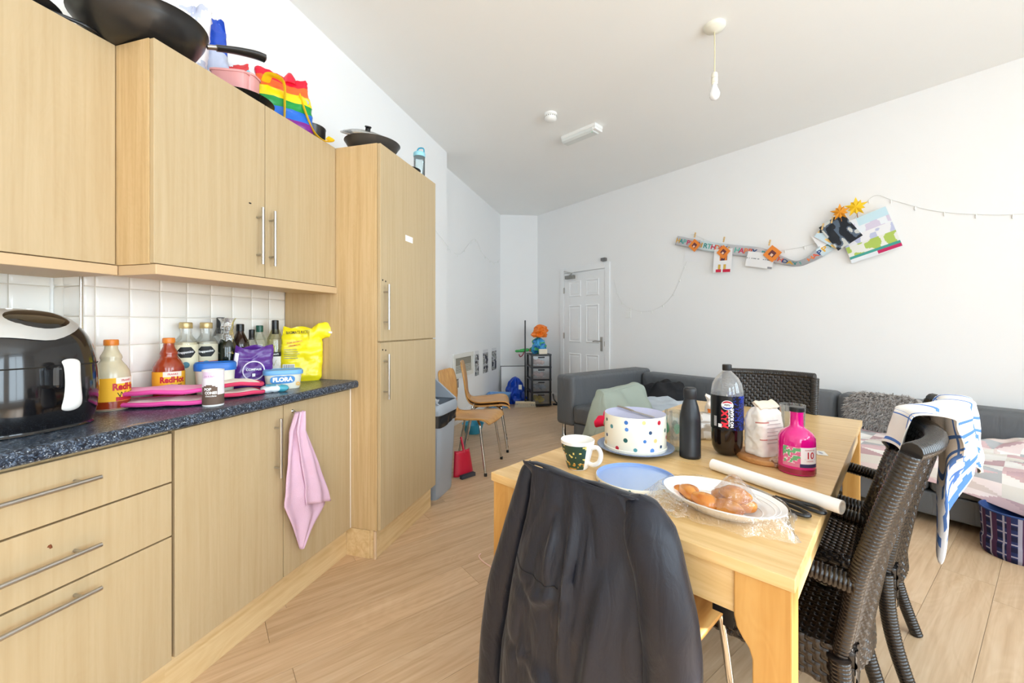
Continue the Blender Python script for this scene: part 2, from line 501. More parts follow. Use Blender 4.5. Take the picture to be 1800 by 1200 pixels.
# skirting boards
def skirting(name, a, b, x0, x1):
    a = Vector((a[0], a[1], 0)); b = Vector((b[0], b[1], 0)); d = b - a
    m = MB(); prof = [(0, 0), (-.018, 0), (-.018, .10), (-.012, .125), (-.006, .14), (0, .142)]
    p = [(x, y, z) for x in (x0, x1) for y, z in prof]; n = len(prof)
    m.add(p, [tuple(range(n)), tuple(range(2 * n - 1, n - 1, -1))] + [(i, n + i, n + (i + 1) % n, (i + 1) % n) for i in range(n)])
    o = struct(m.build(name, M_GLOSSW)); o.location = a; o.rotation_euler = (0, 0, math.atan2(d.y, d.x)); return o
skirting('baseboard_right', pG, pH, 0.0, 0.555)
skirting('baseboard_right', pG, pH, 1.565, 6.59)
skirting('baseboard_far', pF, pG, 0.0, 0.62)
skirting('baseboard_left', pE, pF, 0.02, 2.53)

# wall tiles behind the worktop: one object per tile
M_TILE = plain('glazed_tile', srgb(246, 243, 236), 0.12, var=0.02, vscale=3, coat=0.3)
M_GROUT = plain('grout', srgb(206, 198, 184), 0.9)
TS = 0.1075
def tile_wall(name, o, u, n, cells, z0, z1):
    """o, u, n: origin, direction along the wall and out of it; cells = list of (a0, a1)"""
    u = Vector(u); n = Vector(n); o = Vector(o)
    a_lo = min(c[0] for c in cells); a_hi = max(c[1] for c in cells)
    M4 = Matrix(((u.x, n.x, 0, o.x), (u.y, n.y, 0, o.y), (0, 0, 1, 0), (0, 0, 0, 1)))
    base = MB().box(a_lo, a_hi, 0.0005, 0.0035, z0, z1).build(name, M_GROUT); struct(base); base.matrix_world = M4
    zs = []
    z = 1.3685
    while z > z0: z -= TS
    while z < z1: zs.append((max(z, z0), min(z + TS, z1))); z += TS
    for a0, a1 in cells:
        for b0, b1 in zs:
            if a1 - a0 < .012 or b1 - b0 < .012: continue
            g = 0.0015; e = 0.008; h0 = 0.0035; h1 = 0.0085
            p = [(a0 + g, h0, b0 + g), (a1 - g, h0, b0 + g), (a1 - g, h0, b1 - g), (a0 + g, h0, b1 - g),
                 (a0 + g + .002, h1 - .0025, b0 + g + .002), (a1 - g - .002, h1 - .0025, b0 + g + .002), (a1 - g - .002, h1 - .0025, b1 - g - .002), (a0 + g + .002, h1 - .0025, b1 - g - .002),
                 (a0 + g + e, h1, b0 + g + e), (a1 - g - e, h1, b0 + g + e), (a1 - g - e, h1, b1 - g - e), (a0 + g + e, h1, b1 - g - e)]
            f = [(8, 9, 10, 11)] + [(i, (i + 1) % 4, 4 + (i + 1) % 4, 4 + i) for i in range(4)] + [(4 + i, 4 + (i + 1) % 4, 8 + (i + 1) % 4, 8 + i) for i in range(4)]
            MB().add(p, f).build('tile', M_TILE, base, smooth=True, auto=60)
    return base
ZT0, ZT1 = 0.938, 1.425
ycells = [(1.0, 1.035)] + [(1.035 + TS * i, 1.035 + TS * (i + 1)) for i in range(7)] + [(1.035 + TS * 7, 1.893)]
tile_wall('trim_1', (-1.8502, 0, 0), (0, 1, 0), (1, 0, 0), ycells, ZT0, ZT1)
TR2 = tile_wall('trim_2', (-2.0, 0.9998, 0), (1, 0, 0), (0, -1, 0), [(0.0088, 0.062), (0.062, 0.1585)], ZT0, ZT1)
tile_wall('trim_3', (-1.9998, 0, 0), (0, 1, 0), (1, 0, 0), [(0.9912 - TS * (i + 1), 0.9912 - TS * i) for i in range(8)] , ZT0, ZT1)
MB().tube([(0.0088, 0.0088, ZT0), (0.0088, 0.0088, ZT1)], .006, 8).build('corner_strip', M_WHITE, TR2, smooth=True)
MB().tube([(0.1575, 0.0075, ZT0), (0.1575, 0.0075, ZT1)], .004, 8).build('edge_strip', M_CHROME, TR2, smooth=True)
# ---------------------------------------------------------------- door
dr = bpy.data.objects.new('door_1', None); COL.objects.link(dr); struct(dr)
dr.location = S(0.567, 0, 0); dr.rotation_euler = (0, 0, WALL_RZ)
DWD = 0.99
m = MB()                                    # room side is -y
for x0, x1 in ((0, .085), (DWD - .085, DWD)): m.box(x0, x1, -.022, 0, 0, 2.115)
m.box(.085, DWD - .085, -.022, 0, 2.03, 2.115)
m.build('door_frame', M_GLOSSW, dr, bevel=.006)
x0, x1, zt = .09, DWD - .09, 2.022
leaf = MB().box(x0, x1, -.014, -.002, .006, zt).build('door_leaf', M_GLOSSW, dr, bevel=.002)
wl = x1 - x0
cols_ = [(x0 + .105, x0 + wl / 2 - .05), (x0 + wl / 2 + .05, x1 - .105)]
for (z0, z1) in ((1.66, 1.90), (.97, 1.53), (.22, .80)):
    for (a, b) in cols_:
        m = MB()
        # moulded panel: raised outer bead, sunk channel, raised field
        ring = lambda e, h: [(a + e, h, z0 + e), (b - e, h, z0 + e), (b - e, h, z1 - e), (a + e, h, z1 - e)]
        L_ = [ring(0, -.0142), ring(.006, -.021), ring(.016, -.021), ring(.026, -.0145), ring(.05, -.019)]
        p = [q for r_ in L_ for q in r_]; f = []
        for k in range(len(L_) - 1):
            f += [(4 * k + i, 4 * k + (i + 1) % 4, 4 * k + 4 + (i + 1) % 4, 4 * k + 4 + i) for i in range(4)]
        f.append(tuple(range(4 * len(L_) - 4, 4 * len(L_))))
        m.add(p, f).build('door_panel', M_GLOSSW, leaf)
h = MB().box(x1 - .075, x1 - .035, -.022, -.0142, .86, 1.06).build('handle_plate', M_STEEL, dr, bevel=.003)
MB().tube(spline([(x1 - .055, -.022, 1.0), (x1 - .055, -.06, 1.0), (x1 - .075, -.068, 1.0), (x1 - .13, -.066, 1.003), (x1 - .175, -.064, .995)], 5), .009, 8).build('handle', M_STEEL, dr, smooth=True)
for z in (.28, 1.02, 1.72): MB().box(x0 - .012, x0 + .012, -.026, -.0145, z, z + .09).build('hinge', M_STEEL, dr, bevel=.002)
cl_ = MB().box(x0 + .06, x0 + .24, -.065, -.0145, 1.935, 1.985).build('door_closer', plain('grey_metal', srgb(150, 148, 142), .4, metal=.8), dr, bevel=.006)
m = MB(); m.tube([(x0 + .15, -.05, 1.99), (x0 + .30, -.13, 2.0)], .008, 6); m.tube([(x0 + .30, -.13, 2.0), (x0 + .02, -.035, 2.06)], .008, 6)
m.build('closer_arm', M_STEEL, cl_)
MB().box(DWD - .14, DWD - .06, -.045, -.0005, 2.13, 2.175).build('door_contact', plain('contact_grey', srgb(120, 118, 116), .5), dr, bevel=.004)
MB().box(x1 - .004, x1 + .008, -.02, -.0145, .93, 1.0).build('keep', M_STEEL, dr)

# ---------------------------------------------------------------- kitchen
M_EDGE = plain('laminate_edge', srgb(202, 174, 136), .5)
def bar_handle(parent, c, axis, ln, out=(1, 0, 0), rad=.006, standoff=.032):
    c = Vector(c); ax = Vector(axis); out = Vector(out)
    m = MB(); m.tube([c - ax * ln / 2 + out * standoff, c + ax * ln / 2 + out * standoff], rad, 12)
    for s_ in (-1, 1): m.tube([c + ax * (ln / 2 - .04) * s_, c + ax * (ln / 2 - .04) * s_ + out * standoff], .0045, 8)
    return m.build('handle', M_STEEL, parent, smooth=True)
def screw(parent, c):
    c = Vector(c)
    return MB().lathe([(.005, 0), (.0045, .0015), (0, .002)], 8, Matrix.Translation(c) @ Matrix.Rotation(R(90), 4, 'Y')).build('screw', M_DARKGAP, parent)
FX = -1.407
# drawer unit
t = thing('drawer_cabinet', 'beech base cabinet with three drawers and long bar handles', 'cabinet', (-1.70, .585, 0))
L = lambda x0, x1, y0, y1, z0, z1: (x0 + 1.70, x1 + 1.70, y0 - .585, y1 - .585, z0, z1)
MB().box(*L(-1.98, -1.427, .185, .9895, .15, .895)).build('carcass', M_SIDEWOOD, t)
MB().box(*L(-1.47, -1.444, .185, .992, .0, .148)).build('plinth', M_PLINTH, t)
for z0, z1, hz in ((.727, .882, .817), (.554, .722, .633), (.153, .549, .515)):
    d_ = MB().box(*L(-1.426, FX, .19, .9875, z0, z1)).build('drawer', M_DOORWOOD, t, bevel=.0015)
    bar_handle(d_, (FX + 1.70, .585 - .585, hz), (0, 1, 0), .40)
MB().tube(spline([(.2933, .108, .668), (.2936, .111, .672), (.2933, .113, .664)], 3), .003, 6).build('chip', plain('chip_brown', srgb(120, 66, 34), .8), t)
# door unit
t = thing('base_cabinet', 'beech base cabinet with two doors under the worktop end', 'cabinet', (-1.70, 1.44, 0))
L = lambda x0, x1, y0, y1, z0, z1: (x0 + 1.70, x1 + 1.70, y0 - 1.44, y1 - 1.44, z0, z1)
MB().box(*L(-1.84, -1.427, .9985, 1.876, .15, .895)).build('carcass', M_SIDEWOOD, t)
MB().box(*L(-1.47, -1.444, .992, 1.893, .0, .148)).build('plinth', M_PLINTH, t)
MB().box(*L(-1.46, -1.413, 1.8785, 1.893, .15, .893)).build('filler_strip', plain('white_strip', srgb(240, 234, 222), .5), t)
d_ = MB().box(*L(-1.426, FX, .9975, 1.4345, .153, .889)).build('door', M_DOORWOOD, t, bevel=.0015)
bar_handle(d_, (FX + 1.70, 1.391 - 1.44, .72), (0, 0, 1), .245)
d_ = MB().box(*L(-1.426, FX, 1.4385, 1.8765, .153, .889)).build('door', M_DOORWOOD, t, bevel=.0015)
m = MB(); m.tube(spline([(FX + 1.70, .047, .853), (FX + 1.712, .047, .851), (FX + 1.717, .047, .838), (FX + 1.722, .047, .848)], 4), .003, 6); m.lathe([(.008, 0), (.006, .003), (0, .004)], 10, Matrix.Translation((FX + 1.70, .047, .853)) @ Matrix.Rotation(R(90), 4, 'Y'))
m.build('hook', M_CHROME, d_, smooth=True)
# worktop
def granite():
    m, nt, b = _base('speckled_worktop'); N, K = nt.nodes, nt.links
    tc = N.new('ShaderNodeTexCoord')
    def nz(s, d, dist=0):
        q = N.new('ShaderNodeTexNoise'); q.inputs['Scale'].default_value = s; q.inputs['Detail'].default_value = d; q.inputs['Distortion'].default_value = dist
        K.new(tc.outputs['Object'], q.inputs['Vector']); return q.outputs['Fac']
    r1 = N.new('ShaderNodeValToRGB'); e = r1.color_ramp.elements
    e[0].position = .36; e[0].color = srgb(14, 18, 26); e[1].position = .72; e[1].color = srgb(116, 134, 156)
    k = e.new(.52); k.color = srgb(40, 50, 66)
    K.new(nz(130, 5, 1.2), r1.inputs['Fac'])
    r2 = N.new('ShaderNodeValToRGB'); e = r2.color_ramp.elements
    e[0].position = .60; e[0].color = (0, 0, 0, 1); e[1].position = .68; e[1].color = (1, 1, 1, 1)
    K.new(nz(210, 3, .5), r2.inputs['Fac'])
    mx = N.new('ShaderNodeMix'); mx.data_type = 'RGBA'; mx.inputs['B'].default_value = srgb(178, 188, 196)
    K.new(r2.outputs['Color'], mx.inputs['Factor']); K.new(r1.outputs['Color'], mx.inputs['A'])
    K.new(mx.outputs['Result'], b.inputs['Base Color'])
    b.inputs['Roughness'].default_value = .28
    return m
M_GRAN = granite()
def worktop_prof(x_back):
    pr = [(x_back, .8985), (-1.378, .8985)]
    for k in range(7):
        a = R(-90 + 15 * k); pr.append((-1.378 + .010 * math.cos(a), .9105 - 0.0 + .012 * math.sin(a)))
    for k in range(7):
        a = R(0 + 15 * k); pr.append((-1.382 + .014 * math.cos(a), .922 + .014 * math.sin(a)))
    pr.append((x_back, .936)); return pr
m = MB()
for xb, y0, y1 in ((-1.985, 0.0, .984), (-1.8355, .984, 1.893)):
    pr = worktop_prof(xb); n = len(pr)
    p = [(x + 1.65, y - .95, z - .9) for y in (y0, y1) for x, z in pr]
    m.add(p, [tuple(range(n)), tuple(range(2 * n - 1, n - 1, -1))] + [(i, n + i, n + (i + 1) % n, (i + 1) % n) for i in range(n)])
wt = thing('worktop', 'dark speckled granite-look worktop with rounded front edge', 'worktop', (-1.65, .95, .9))
m.build('worktop_slab', M_GRAN, wt, smooth=True, auto=30)
m = MB(); pts = [(.036 * math.cos(a), .6 * .036 * math.sin(a) * (1 + .3 * math.sin(3 * a))) for a in [2 * math.pi * k / 14 for k in range(14)]]
m.add([(-1.386 + 1.65 + y * .55, .885 - .95 + x * .95, .9365 - .9 - max(0, y) * .25) for x, y in pts], [tuple(range(14))])
m.build('chipped_edge', plain('chipboard', srgb(208, 160, 96), .9, var=.2, vscale=60), wt)
WT = .936
# wall units
def wall_unit(label, y0, y1, xf, xb, doors, handles, loc, z0=1.434, z1=2.185, pel=None):
    t = thing('wall_cabinet', label, 'cabinet', loc)
    L = lambda a, b, c, d, e, f: (a - loc[0], b - loc[0], c - loc[1], d - loc[1], e - loc[2], f - loc[2])
    MB().box(*L(xb, xf - .02, y0, y1, z0, z1)).build('carcass', M_SIDEWOOD, t)
    for (a, b), hy in zip(doors, handles):
        d_ = MB().box(*L(xf - .0185, xf, a, b, z0 + .002, z1 - .001)).build('door', M_DOORWOOD, t, bevel=.0015)
        if hy: bar_handle(d_, (xf - loc[0], hy - loc[1], 1.607 - loc[2]), (0, 0, 1), .24); 
    return t, L
loc = (-1.84, .6, 1.434)
t, L = wall_unit('beech wall cabinet with one wide door above the black air fryer', .2, .9985, -1.68, -1.985, [(.203, .9975)], [None], loc)
MB().box(*L(-1.985, -1.672, .2, 1.0, 1.3995, 1.432)).build('pelmet', M_EDGE, t, bevel=.002)
loc = (-1.68, 1.44, 1.434)
t, L = wall_unit('beech wall cabinet with two doors and upright bar handles', 1.0005, 1.892, -1.51, -1.835, [(1.0035, 1.4405), (1.4435, 1.8895)], [1.401, 1.464], loc)
MB().box(*L(-1.70, -1.50, 1.0025, 1.892, 1.3985, 1.4325)).build('pelmet', M_EDGE, t, bevel=.002)
m = MB(); m.box(*L(-1.5102, -1.5085, 1.362, 1.372, 1.735, 1.74)); m.build('chip', M_DARKGAP, t)
# tall unit
loc = (-1.54, 2.22, 0)
t = thing('tall_cabinet', 'tall beech larder cabinet with two stacked doors beside the grey bin', 'cabinet', loc)
L = lambda a, b, c, d, e, f: (a - loc[0], b - loc[0], c - loc[1], d - loc[1], e - loc[2], f - loc[2])
MB().box(*L(-1.845, -1.257, 1.895, 2.545, .15, 2.184)).build('carcass', M_SIDEWOOD, t)
m = MB(); m.box(*L(-1.30, -1.268, 1.9, 2.535, 0, .148)); m.box(*L(-1.46, -1.301, 1.895, 1.912, 0, .148)); m.build('plinth', M_PLINTH, t)
MB().tube([(-1.271 - loc[0], 1.9 - loc[1], 0), (-1.271 - loc[0], 1.9 - loc[1], .148)], .008, 8).build('plinth_corner', plain('corner_strip', srgb(214, 184, 150), .4), t)
for z0, z1, hz in ((.153, 1.137, .957), (1.144, 2.182, 1.325)):
    d_ = MB().box(*L(-1.2555, -1.237, 1.897, 2.544, z0, z1)).build('door', M_DOORWOOD, t, bevel=.0015)
    bar_handle(d_, (-1.237 - loc[0], 1.927 - loc[1], hz), (0, 0, 1), .24)
    for yy, zz in ((1.917, .012), (1.945, .008)): screw(d_, (-1.2372 - loc[0], yy - loc[1], hz + .13 + zz))
    if z1 > 2: MB().box(*L(-1.2372, -1.2362, 2.15, 2.235, 1.72, 1.755)).build('paper_label', M_WHITE, d_)

# pink towel hung on the door hook
def towel_z(y, z): return 0
m = MB()
LE = [(0, 1.468), (.12, 1.438), (.3, 1.424), (.55, 1.412), (.62, 1.405), (.72, 1.432), (.88, 1.475), (1, 1.503)]
RE = [(0, 1.492), (.12, 1.506), (.3, 1.548), (.5, 1.600), (.65, 1.640), (.78, 1.662), (.88, 1.590), (1, 1.512)]
def tw(u, v):
    z = lerp(.852, .243, v); y = lerp(interp(LE, v), interp(RE, v), u)
    f = .010 * (1 - v * .5) * math.sin(u * 15 + 2.2 * v) + .004 * vnoise(u * 6, v * 9)
    x = -1.377 + f + .012 * math.sin(math.pi * u) - .008 * v
    return Vector((max(x, -1.3995), y, z))
m.grid(tw, 30, 40)
LE2 = [(0, 1.470), (.2, 1.450), (.5, 1.474), (.8, 1.500), (1, 1.505)]
RE2 = [(0, 1.496), (.2, 1.513), (.5, 1.575), (.8, 1.632), (1, 1.660)]
def tw2(u, v):
    z = lerp(.856, .44 - .045 * u, v); y = lerp(interp(LE2, v), interp(RE2, v), u)
    f = .007 * math.sin(u * 11 + 1.0 + 1.5 * v) + .003 * vnoise(u * 6 + 5, v * 9)
    return Vector((-1.358 + f + .010 * math.sin(math.pi * u), y, z))
m.grid(tw2, 20, 26)
M_PINKT = plain('pink_towelling', srgb(222, 186, 208), .95, bump=.5, bscale=420, spec=.1, var=.04, vscale=30)
o = m.build('tea_towel', M_PINKT, smooth=True, solid=.004, normals=False)
tag(o, 'pale pink towel hanging from the hook on the cabinet door', 'towel')

# ---------------------------------------------------------------- air fryer
t = thing('air_fryer', 'glossy black air fryer with silver lid panel and drawer handle', 'air fryer', (-1.675, .745, WT), R(7))
M_GLB = plain('gloss_black_plastic', srgb(18, 18, 21), .12, coat=.4)
prof = [(.0, 0), (.135, 0), (.145, .012), (.155, .05), (.158, .10), (.156, .165), (.150, .215), (.138, .262), (.115, .300), (.08, .325), (.04, .337), (0, .34)]
prof = [(max(0, q.x), q.y) for q in spline([(r, z, 0) for r, z in prof], 5)]; prof = prof[5:]
m = MB(); m.lathe([(0, 0)] + [(r * 1.06, z * .985) for r, z in prof], 96, power=2.5); m.build('body', M_GLB, t, smooth=True, auto=60)
def fry(a, z):   # surface point of the body in direction a at height z
    r = interp([(q[1] * .985, q[0] * 1.06) for q in prof], z)
    ca, sa = math.cos(a), math.sin(a); k = (abs(ca) ** 2.5 + abs(sa) ** 2.5) ** (-1 / 2.5)
    return Vector((r * ca * k, r * sa * k, z))
# drawer joint
m = MB(); m.lathe([(.1640, .178), (.1652, .180), (.1640, .182)], 96, power=2.5, cap=False); m.build('seam', M_DARKGAP, t)
# silver teardrop fascia on the sloping top, with dark oval window
def top_pt(x, y, lift):
    r = math.hypot(x, y)
    ca, sa = (x / r, y / r) if r > 1e-6 else (1, 0)
    k = (abs(ca) ** 2.5 + abs(sa) ** 2.5) ** (-1 / 2.5); rr = r / k
    z = interp(sorted([(q[0] * 1.06, q[1] * .985) for q in prof[24:]]), rr)
    nrm = Vector((x * 1.2, y * 1.2, .10)).normalized()
    return Vector((x, y, z)) + nrm * lift
def disk(cx, cy, ax, ay, rot, lift, n=36, rings=8, tear=0):
    m = MB(); pts = []
    for j in range(rings + 1):
        for k in range(n):
            a = 2 * math.pi * k / n; rr = j / rings
            x = ax * rr * math.cos(a); y = ay * rr * math.sin(a) * (1 - tear * math.cos(a))
            c_, s_ = math.cos(rot), math.sin(rot)
            pts.append(top_pt(cx + x * c_ - y * s_, cy + x * s_ + y * c_, lift + (.0 if j < rings else -.003)))
    f = [(j * n + k, j * n + (k + 1) % n, (j + 1) * n + (k + 1) % n, (j + 1) * n + k) for j in range(rings) for k in range(n)]
    return m.add(pts, f)
disk(.052, -.02, .096, .122, R(-12), .006).build('fascia', plain('silver_plastic', srgb(188, 188, 186), .35, metal=.35), t, smooth=True)
disk(.092, 0, .042, .066, 0, .0085).build('display', plain('display_black', srgb(10, 10, 12), .08, coat=.5), t, smooth=True)
for k in (-.02, .02): disk(.030, k, .007, .007, 0, .0085, 14, 3).build('button', M_WHITE, t, smooth=True)
# handle: dark stalk and long white grip
m = MB(); m.box(.155, .205, -.03, .03, .12, .185); hs = m.build('handle', M_GLB, t, bevel=.012, segs=3)
m = MB()
pr = spline([(.198, 0, .196), (.210, 0, .186), (.214, 0, .14), (.214, 0, .095), (.208, 0, .072), (.198, 0, .062)], 5)
wd = [.012, .020, .024, .026, .0265, .026, .025, .0245, .024, .024, .024, .0245, .025, .026, .027, .028, .029, .0295, .030, .030, .029, .028, .026, .023, .018, .010]
wd = [wd[min(i, len(wd) - 1)] * .74 for i in range(len(pr))]
m.tube(pr, wd, 16, flat=.45); m.build('grip', plain('grip_white', srgb(232, 234, 234), .25), hs, smooth=True)
m = MB()
for a in range(4): 
    q = R(45 + 90 * a); m.lathe([(.012, -.0), (.012, .004)], 10, Matrix.Translation((.11 * math.cos(q), .11 * math.sin(q), -.0005)))
m.build('foot', M_BLACKP, t)
# ---------------------------------------------------------------- goods on the worktop
def bottle(name, label, cat, loc, prof, mat, cap=None, capmat=None, n=28, group=None, a0=None, smooth_auto=50):
    t = thing(name, label, cat, loc, 0, group)
    MB().lathe(prof, n).build('body', mat, t, smooth=True, auto=smooth_auto)
    if cap: MB().lathe(cap, 20).build('cap', capmat, t, smooth=True, auto=30)
    return t
def sticker(t, r, z0, z1, a0, half, colfn, n=18, nz=10, name='label', mat=None):
    m = MB(); patch(m, r, z0, z1, a0 - half, a0 + half, n, nz, colfn); return m.build(name, mat or M_VC, t, smooth=True)
def lettering(t, body, size, fn, mat, bold=.02, squash=1, rot=0, off=(0, 0)):
    m = MB(); text_on(m, body, size, fn, bold, squash, rot, off); return m.build('lettering', mat, t, normals=False)
K = plain('ink_black', srgb(20, 20, 22), .6); KR = plain('ink_red', srgb(196, 28, 48), .5); KW = plain('ink_white', srgb(246, 246, 246), .5)
KG = plain('ink_grey', srgb(130, 130, 132), .6); KB = plain('ink_blue', srgb(30, 88, 170), .5)
M_GLASS = clear('bottle_glass', (.97, .98, .97), .12, haze=.03)
M_SAUCE = plain('red_sauce', srgb(150, 52, 22), .12, coat=.5, var=.1, vscale=20)
M_RESID = plain('sauce_smeared_glass', srgb(208, 196, 166), .2, coat=.4, var=.12, vscale=30)
M_ORC = plain('orange_cap', srgb(222, 128, 40), .35)
sp = [(0, 0), (.050, 0), (.055, .006), (.055, .118), (.053, .132), (.044, .150), (.034, .163), (.029, .172), (.032, .180), (.030, .188), (.025, .197), (.0195, .21), (.018, .232), (.018, .236), (0, .236)]
scap = [(.0215, .223), (.022, .225), (.022, .2395), (.020, .243), (0, .244)]
def sauce(label, loc, mat, a_off, dark):
    t = bottle('sauce_bottle', label, 'bottle', loc, sp, mat, scap, M_ORC); t.scale = (.92, .92, 1)
    a0 = face_cam(loc[0], loc[1]) + a_off
    def cf(u, v):
        if .34 < u < .66 and v > .74: return srgb(244, 236, 222)
        d = abs(u - .5) * 2
        return srgb(*(int(lerp(a, b, min(1, d * .9))) for a, b in zip((250, 206, 60), (236, 148, 24))))
    s_ = sticker(t, .0558, .032, .112, a0, R(115), cf, 40, 16)
    f = cyl_map(.0564, .0, a0)
    lettering(s_, 'FRANKS', .010, f, KR, .02, 1, 0, (0, .102))
    lettering(s_, 'RedHot', .031, f, KR, .05, .9, 0, (0, .080))
    lettering(s_, 'Wings', .026, f, K, .0, 1.0, R(8), (.003, .056))
    m = MB(); patch(m, .0561, .033, .046, a0 - R(35), a0 + R(30), 8, 1); m.build('flavour_band', KR, s_)
    if dark: MB().lathe([(0, .004), (.0545, .004), (.0551, .008), (.0551, .033)], 28).build('sauce', M_SAUCE, t, smooth=True)
    m = MB(); m.lathe([(.0188, .205), (.0188, .222)], 20, cap=False); m.build('neck_band', plain('neck_orange', srgb(228, 150, 60), .4), t, smooth=True)
    return t
sauce('nearly empty glass sauce bottle with orange cap beside the air fryer', (-1.735, 1.018, WT), M_RESID, R(48), True)
sauce('full red hot-sauce bottle with orange cap behind the pink oven glove', (-1.75, 1.217, WT), M_SAUCE, R(14), False)

# two iced-coffee bottles
cp = [(0, 0), (.036, 0), (.0405, .005), (.042, .02), (.042, .210), (.040, .222), (.032, .236), (.0235, .248), (.021, .258), (.021, .285), (0, .285)]
def coffee(label, loc, body, stk):
    t = thing('coffee_bottle', label, 'bottle', loc, 0, 'iced-coffee bottles in front of the tiles')
    MB().lathe(cp, 28).build('glass', M_GLASS, t, smooth=True)
    MB().lathe([(0, .004), (.0400, .004), (.0408, .02), (.0408, .210), (.0385, .221), (0, .222)], 28).build('drink', body, t, smooth=True)
    MB().lathe([(.0225, .279), (.0235, .281), (.0235, .301), (.0215, .305), (0, .306)], 22).build('cap', plain('gold_cap', srgb(198, 176, 126), .35, metal=.6), t, smooth=True, auto=30)
    a0 = face_cam(loc[0], loc[1])
    s_ = sticker(t, .0426, .03, .212, a0, R(85), stk, 24, 20)
    m = MB(); f = cyl_map(.0430, 0, a0)
    shape_on(m, f, dense([(-.036, .180), (-.018, .202), (.018, .202), (.036, .180), (.018, .158), (-.018, .158)])); b_ = m.build('badge', K, t)
    lettering(s_, 'Frappuccino', .014, cyl_map(.0436, 0, a0), KW, .02, .8, R(6), (0, .181))
    m = MB(); f = cyl_map(.0431, 0, a0); shape_on(m, f, [(.013 * math.cos(R(20 * k)), .128 + .013 * math.sin(R(20 * k))) for k in range(18)]); m.build('emblem', plain('emblem_blue_green', srgb(70, 130, 150), .5), t)
    return t
coffee('iced-coffee glass bottle with gold cap and cream label, nearer the hot-sauce bottle', (-1.79, 1.312, WT), plain('milky_coffee', srgb(214, 204, 168), .3), lambda u, v: srgb(228, 222, 190))
coffee('iced-coffee glass bottle with gold cap and reddish label, behind the blue-lidded tub', (-1.78, 1.392, WT), plain('pale_milk_residue', srgb(176, 170, 150), .3), lambda u, v: srgb(196, 120, 92) if v < .62 else srgb(206, 200, 176))

wp_ = [(0, 0), (.036, 0), (.039, .004), (.039, .195), (.036, .215), (.024, .243), (.0155, .262), (.0145, .30), (0, .30)]
def scaled(p, k, h): return [(r * k, z * h) for r, z in p]
def wine(label, loc, h, k, mat, capmat, caplen=.055, name='bottle'):
    t = thing(name, label, 'bottle', loc)
    pr = scaled(wp_, k, h / .30); MB().lathe(pr, 26).build('glass', mat, t, smooth=True)
    MB().lathe([(.0152 * k, h - caplen), (.0165 * k, h - caplen + .002), (.0165 * k, h + .001), (.014 * k, h + .004), (0, h + .004)], 20).build('cap', capmat, t, smooth=True, auto=30)
    return t
M_DKG = plain('dark_green_glass', srgb(24, 30, 20), .08, coat=.4); M_BRG = plain('dark_brown_glass', srgb(44, 26, 18), .08, coat=.4)
t = wine('dark wine bottle with tall black neck sleeve at the back of the bottles', (-1.81, 1.484, WT), .325, 1.0, M_GLASS, M_BLACKP, .07)
t2 = wine('dark sparkling-wine bottle with crumpled clear film round its neck', (-1.755, 1.470, WT), .285, 1.0, M_DKG, M_BLACKP, .03)
m = MB()
def wrap(u, v):
    a = 2 * math.pi * u; z = lerp(.165, .325, v); r = interp([(0, .040), (.35, .028), (.6, .019), (.8, .024), (1, .030)], v) * (1 + .28 * vnoise(u * 14, v * 7) * (.4 + v))
    return Vector((r * math.cos(a), r * math.sin(a), z))
m.grid(wrap, 36, 16, closed_u=True); m.build('film_wrap', clear('crumpled_film', (.97, .97, .98), .55, .18, .8), t2, smooth=False)
wine('brown glass bottle with black screw cap behind the purple bag', (-1.80, 1.575, WT), .295, 1.02, M_BRG, M_BLACKP, .032)
wine('small slim clear bottle with black cap behind the purple bag', (-1.745, 1.590, WT), .268, .78, M_GLASS, M_BLACKP, .045)
wine('clear glass bottle with dark green cap near the yellow bag', (-1.80, 1.685, WT), .288, 1.0, clear('oil_bottle_glass', (.97, .98, .92), .12, haze=.04), plain('green_cap', srgb(24, 84, 66), .35), .03)
t = wine('white-wine bottle with black neck sleeve and white label', (-1.755, 1.738, WT), .315, 1.0, clear('pale_wine_glass', (.94, .95, .80), .14), M_BLACKP, .068)
MB().lathe([(0, .004), (.0375, .004), (.0375, .19), (0, .191)], 24).build('wine', clear('pale_wine', (.95, .94, .74), .03, haze=.06), t, smooth=True)
a0 = face_cam(-1.755, 1.738)
s_ = sticker(t, .0396, .045, .155, a0, R(85), lambda u, v: srgb(28, 28, 30) if v > .80 else srgb(240, 238, 234), 20, 10)
lettering(s_, 'CANTI', .013, cyl_map(.0402, 0, a0), KW, .02, .8, 0, (0, .144))
lettering(s_, 'V', .05, cyl_map(.0402, 0, a0), plain('ink_gold', srgb(206, 200, 160), .5), -.012, .9, 0, (-.006, .098))
lettering(s_, '\\/', .03, cyl_map(.0402, 0, a0), plain('ink_gold', srgb(206, 200, 160), .5), -.01, .9, 0, (.012, .092))

